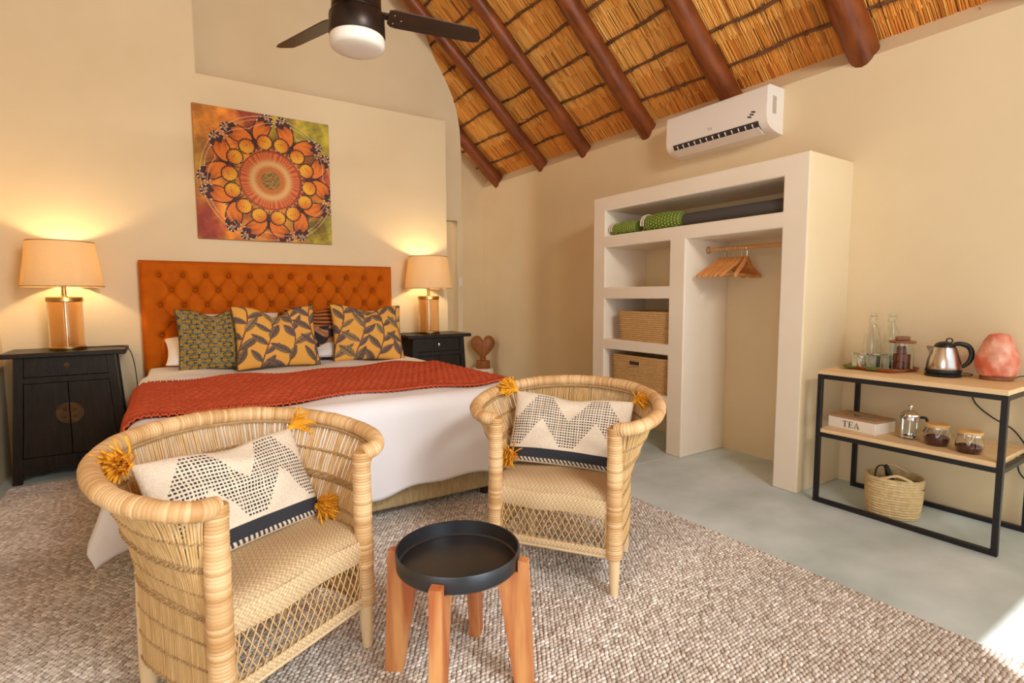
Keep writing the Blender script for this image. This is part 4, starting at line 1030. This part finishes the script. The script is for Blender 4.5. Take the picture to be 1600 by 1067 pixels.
# kettle
ke = thing('kettle', 'brushed steel electric kettle with black handle on the console', 'kettle', (3.725, 1.190, CZ), R(-62))
MB().lathe([(0, 0), (.084, 0), (.087, .004), (.087, .012), (.078, .020), (0, .020)], 40).build('power_base', 'black_plastic', ke)
MB().lathe([(0, .021), (.082, .021), (.084, .026), (.083, .040), (.081, .043), (0, .043)], 40).build('foot_ring', 'black_plastic', ke)
body = MB().lathe([(0, .042), (.081, .042), (.082, .046), (.079, .08), (.071, .115), (.060, .150), (.0545, .165), (.050, .167), (0, .167)], 48)
body.build('kettle_body', 'steel', ke)
sp_ = np.array([[(-.048-.000, -.022, .130), (-.062, 0, .116), (-.048, .022, .130)], [(-.052, -.016, .150), (-.076, 0, .146), (-.052, .016, .150)], [(-.050, -.015, .166), (-.086, 0, .170), (-.050, .015, .166)]])
MB().grid(sp_).grid(sp_+np.array((.002, 0, .0)), flip=True).build('spout', 'steel', ke)
MB().lathe([(.050, .165), (.049, .172), (.042, .184), (.028, .194), (.012, .198), (0, .198)], 32).build('lid', 'black_plastic', ke)
MB().tube([(.014*math.cos(t_)+.020, 0, .203+.013*math.sin(t_)) for t_ in np.linspace(0, 6.2832, 20, endpoint=False)], .0035, 8, closed=True).build('lid_loop', 'black_plastic', ke)
hp = spline([(.040, 0, .184), (.075, 0, .186), (.108, 0, .170), (.122, 0, .130), (.112, 0, .088), (.090, 0, .062), (.076, 0, .058)], 40)
MB().tube(hp, np.interp(np.linspace(0, 1, 40), [0, .25, .6, 1], [.011, .014, .013, .008]), 12).build('handle', 'black_plastic', ke)
MB().tube(spline([(.085, .0, .006), (.12, -.01, .010), (.135, .02, .014), (.13, .06, .012), (.12, .14, .004)], 30), .003, 6).build('cord', 'black_cord', ke)
# salt lamp
sl = thing('salt_lamp', 'pink rock salt lamp on a dark wooden disc at the console end', 'salt lamp', (3.800, .975, CZ))
MB().lathe([(0, 0), (.070, 0), (.073, .004), (.072, .018), (.068, .022), (0, .022)], 32).build('base', 'acacia', sl)
ph = np.linspace(0, 1, 26); tq = np.linspace(0, 2*math.pi, 40, endpoint=False); rows = []
for k in ph:
    r_ = np.interp(k, [0, .04, .25, .5, .75, .93, .985, 1], [.070, .082, .092, .086, .066, .046, .034, .001]); z_ = .021+.235*k
    rows.append([((r_*(1+.05*math.sin(3*t_+k*5)+.04*math.sin(5*t_-k*9+1)+.025*math.sin(11*t_+k*17)+.02*math.sin(k*23+t_*7)))*math.cos(t_), (r_*(1+.05*math.sin(3*t_+k*5)+.04*math.sin(5*t_-k*9+1)+.025*math.sin(11*t_+k*17)))*math.sin(t_), z_) for t_ in tq])
MB().grid(np.array(rows), cv=True, flip=True).build('salt_rock', 'salt', sl, angle=28)
MB().tube(spline([(.04, -.06, .010), (.06, -.075, .018), (.085, -.09, .022), (.105, -.12, .010), (.11, -.16, .006)], 30), .0028, 6).build('cord', 'black_cord', sl)

# tea box with serif lettering
tea = thing('tea_box', 'cream wooden tea box with a brown glazed lid lettered TEA on the lower shelf', 'box', (3.590, 1.545, CM), R(-7))
L_, W_, H_ = .285, .200, .068           # length along y, depth along x
MB().box((0, 0, H_/2), (W_, L_, H_), .002).build('box_body', 'cream_paint', tea)
lid = thing if False else None
lf_ = MB()
for s_ in (-1, 1): lf_.box((s_*(W_/2-.022), 0, H_+.007), (.046, L_+.004, .014), .001)
for s_ in (-1, 1): lf_.box((0, s_*(L_/2-.022), H_+.007), (W_-.09, .048, .014), .001)
lo_ = lf_.build('lid_frame', 'tea_lid', tea)
MB().box((0, 0, H_+.005), (W_-.09, L_-.09, .006)).build('lid_pane', 'window_pane', lo_, smooth=False)
def glyph(polys, x_off, h_):
    for poly in polys:                   # poly in (right, up) on the front face; front face looks to -x, so right = -y
        pp = [(-(x_off+px*h_), .016+pz*h_) for px, pz in poly]
        MB().prism(pp, 0, -W_/2-.0008, -W_/2+.0004).build('letter_stroke', 'mark', tea, smooth=False, clean=True)
rc = lambda x0, x1, z0, z1: [(x0, z0), (x1, z0), (x1, z1), (x0, z1)]
h_ = .037
glyph([rc(0, .82, .93, 1), rc(0, .06, .76, .96), rc(.76, .82, .76, .96), rc(.33, .49, .04, .96), rc(.22, .60, 0, .05)], -.052, h_)
glyph([rc(0, .74, .94, 1), rc(.10, .26, .04, .96), rc(0, .76, 0, .06), rc(.68, .74, .78, .96), rc(.70, .76, .04, .24), rc(.24, .56, .49, .55), rc(.52, .57, .40, .64)], -.016, h_)
glyph([[(.10, .04), (.16, .04), (.46, .90), (.42, 1.0)], [(.42, 1.0), (.46, 1.0), (.84, .04), (.66, .04)], rc(.22, .68, .30, .36), rc(0, .28, 0, .05), rc(.58, .94, 0, .05)], .017, h_)

# cafetiere
cp = thing('french_press', 'small glass and chrome cafetiere with black handle on the lower shelf', 'cafetiere', (3.575, 1.283, CM), R(-50))
MB().lathe([(0, .010), (.041, .010), (.043, .014), (.043, .135), (.041, .135), (.041, .016), (0, .015)], 32).build('beaker', 'clear_glass', cp)
fr = MB().lathe([(.0445, .114), (.0465, .114), (.0465, .130), (.0445, .130), (.0445, .114)], 32)
fr.lathe([(.0445, .012), (.0465, .012), (.0465, .022), (.0445, .022), (.0445, .012)], 32)
for k in range(4):
    a_ = k*math.pi/2+.4; fr.tube([(.0455*math.cos(a_), .0455*math.sin(a_), 0), (.0465*math.cos(a_), .0465*math.sin(a_), .12)], .0032, 6)
fr.build('frame', 'chrome', cp)
MB().lathe([(0, .168), (.012, .166), (.030, .158), (.046, .144), (.047, .134), (.044, .134), (.0, .150)], 32).build('lid', 'chrome', cp)
MB().lathe([(0, .166), (.004, .166), (.004, .182), (.011, .184), (.011, .194), (0, .197)], 16).build('plunger_knob', 'chrome', cp)
MB().lathe([(.003, .03), (.003, .160)], 8).build('plunger_rod', 'chrome', cp)
MB().lathe([(0, .030), (.039, .030), (.039, .038), (0, .038)], 28).build('filter', 'chrome', cp)
MB().tube(spline([(.046, 0, .125), (.075, 0, .124), (.086, 0, .100), (.084, 0, .065), (.072, 0, .045)], 28), .0075, 8).build('handle', 'black_plastic', cp)
# clip jars
def clip_jar(label, x, y, lvl, rz):
    e = thing('clip_jar', label, 'jar', (x, y, CM), R(rz))
    MB().lathe([(0, 0), (.045, 0), (.055, .010), (.060, .035), (.057, .066), (.049, .084), (.049, .095), (.046, .095), (.046, .083), (.054, .064), (.057, .035), (.052, .012), (.043, .004), (0, .004)], 36).build('jar_glass', 'clear_glass', e)
    MB().lathe([(0, .0045), (.043, .0045), (.0515, .012), (.0560, .035), (.0545, lvl-.006), (.046, lvl), (.02, lvl+.006), (0, lvl+.007)], 32).build('cocoa_powder', 'cocoa', e)
    MB().lathe([(0, .1005), (.052, .1005), (.055, .103), (.055, .114), (.052, .117), (0, .117)], 36).build('lid', 'bamboo', e)
    MB().lathe([(.0515, .090), (.0525, .0915), (.0525, .0985), (.0515, .1005), (.050, .0985), (.050, .0915), (.0515, .090)], 36).build('seal_band', 'steel', e)
    cl = MB()
    for s_ in (-1, 1): cl.tube([(-.053, s_*.016, .108), (-.061, s_*.018, .092), (-.062, s_*.010, .070), (-.066, s_*.003, .056)], .0016, 5)
    cl.tube([(-.053, -.022, .092), (-.063, -.014, .082), (-.066, 0, .054), (-.063, .014, .082), (-.053, .022, .092)], .0016, 5)
    cl.build('wire_clasp', 'steel', e)
clip_jar('fuller clip top jar of brown powder between the cafetiere and the other jar', 3.548, 1.142, .050, 20)
clip_jar('clip top jar with less brown powder nearer the open end of the shelf', 3.512, .990, .040, 12)
# palm basket below
bk = thing('palm_basket', 'oval coiled palm basket with two loop handles on the floor under the console', 'basket', (3.575, 1.345, 0), R(-62))
lv = []; nr = 15; hb_ = .235
for k in range(nr):
    for u_, o_ in ((0, -.002), (.25, .003), (.5, .0045), (.75, .003)):
        t_ = (k+u_)/nr; a_ = np.interp(t_, [0, .1, .5, 1], [.118, .130, .139, .143]); lv.append((a_+o_, a_*.855+o_, t_*hb_))
lv += [(.143, .122, hb_), (.135, .114, hb_), (.130, .110, hb_*.6), (.115, .095, .010), (.001, .001, .008)]
g = loft(lv, .86, 56); 
MB().grid(g, cv=True, flip=True).build('basket_body', 'palm_weave', bk, angle=80)
MB().tube([(x, y, hb_) for x, y in rrect(.140, .119, .86, 48)], .0065, 7, closed=True).build('rim', 'palm_weave', bk)
for s_ in (-1, 1):
    MB().tube(spline([(-.080, s_*.098, hb_-.004), (-.05, s_*.112, hb_+.014), (0, s_*.120, hb_+.032), (.05, s_*.112, hb_+.014), (.080, s_*.098, hb_-.004)], 26), .0075, 8).build('handle', 'cane', bk)
hd = thing('hair_dryer', 'black hair dryer with corded plug standing in the palm basket', 'hair dryer', (3.60, 1.36, .01), R(-40))
MB().tube(spline([(0, 0, 0), (.0, 0, .10), (-.01, .005, .18), (-.03, .012, .262)], 24), np.interp(np.linspace(0, 1, 24), [0, .4, .7, .9, 1], [.02, .019, .021, .017, .012]), 14).build('handle', 'black_plastic', hd)
MB().lathe([(0, -.09), (.030, -.088), (.036, -.06), (.037, .0), (.033, .07), (.026, .10), (.022, .10), (0, .085)], 24).build('barrel', 'black_plastic', hd, loc=(.035, -.045, .165), rot=(R(72), 0, R(35)))
MB().tube(spline([(-.03, .012, .262), (-.055, .02, .272), (-.075, .03, .255), (-.082, .034, .20), (-.07, .03, .12), (-.03, .06, .05)], 34), .0042, 7).build('cord', 'black_cord', hd)
MB().ball((-.034, .013, .266), (.014, .014, .014), 12, 8).build('cord_boss', 'black_plastic', hd)
# loose power cords on the wall behind the console
cd = MB().tube(spline([(3.905, 1.135, .79), (3.945, 1.13, .77), (3.95, 1.10, .67), (3.95, 1.02, .60), (3.95, .93, .55), (3.945, .875, .482), (3.93, .87, .478)], 50), .004, 7).build('power_cord', 'black_cord')
tag(cd, 'black power cord hanging down the wall between the console shelves', 'cord')
cd = MB().tube(spline([(3.93, .905, .44), (3.95, .90, .38), (3.955, .88, .30), (3.955, .80, .24), (3.955, .70, .21), (3.955, .58, .20)], 50), .004, 7).build('power_cord', 'black_cord')
tag(cd, 'black power cord looping along the wall below the lower console shelf', 'cord')

# ------------------------------------------------------------------ heart carving on its stool
st = thing('stool', 'small pale round topped stool in the corner behind the bed', 'stool', (3.765, 6.52, 0))
MB().lathe([(0, .172), (.125, .172), (.150, .185), (.152, .270), (.148, .286), (0, .288)], 32).build('seat', 'cream_paint', st)
for k in range(3):
    a_ = k*2.094+.3; MB().cyl((.08*math.cos(a_), .08*math.sin(a_), .20), (.12*math.cos(a_), .12*math.sin(a_), 0), .018, .014, 12).build('leg', 'heart_wood', st)
ht = thing('heart_carving', 'carved wooden heart sculpture on a round block on the pale stool', 'sculpture', (3.765, 6.52, .288), R(-32))
MB().lathe([(0, 0), (.098, 0), (.102, .006), (.100, .100), (.095, .106), (0, .106)], 32).build('block', 'heart_wood', ht)
tt_ = np.linspace(0, 2*math.pi, 72, endpoint=False); hx = []; 
out = []
for t_ in tt_:
    x = 16*math.sin(t_)**3; y = 13*math.cos(t_)-5*math.cos(2*t_)-2*math.cos(3*t_)-math.cos(4*t_)
    out.append((x/16*.170, (y+17)/29*.370+.098-.006))
out = np.array(out); ctr = np.array((0, .32)); rows = []
for s_, y_ in ((.02, -.058), (.55, -.055), (.82, -.044), (.96, -.024), (1.0, 0), (.96, .024), (.82, .044), (.55, .055), (.02, .058)):
    pp = ctr+(out-ctr)*s_; rows.append([(p[0], y_, p[1]) for p in pp])
MB().grid(np.array(rows), cv=True).build('heart', 'heart_wood', ht, angle=60)
MB().cyl((0, 0, .10), (0, 0, .15), .038, .045, 16).build('stem', 'heart_wood', ht)
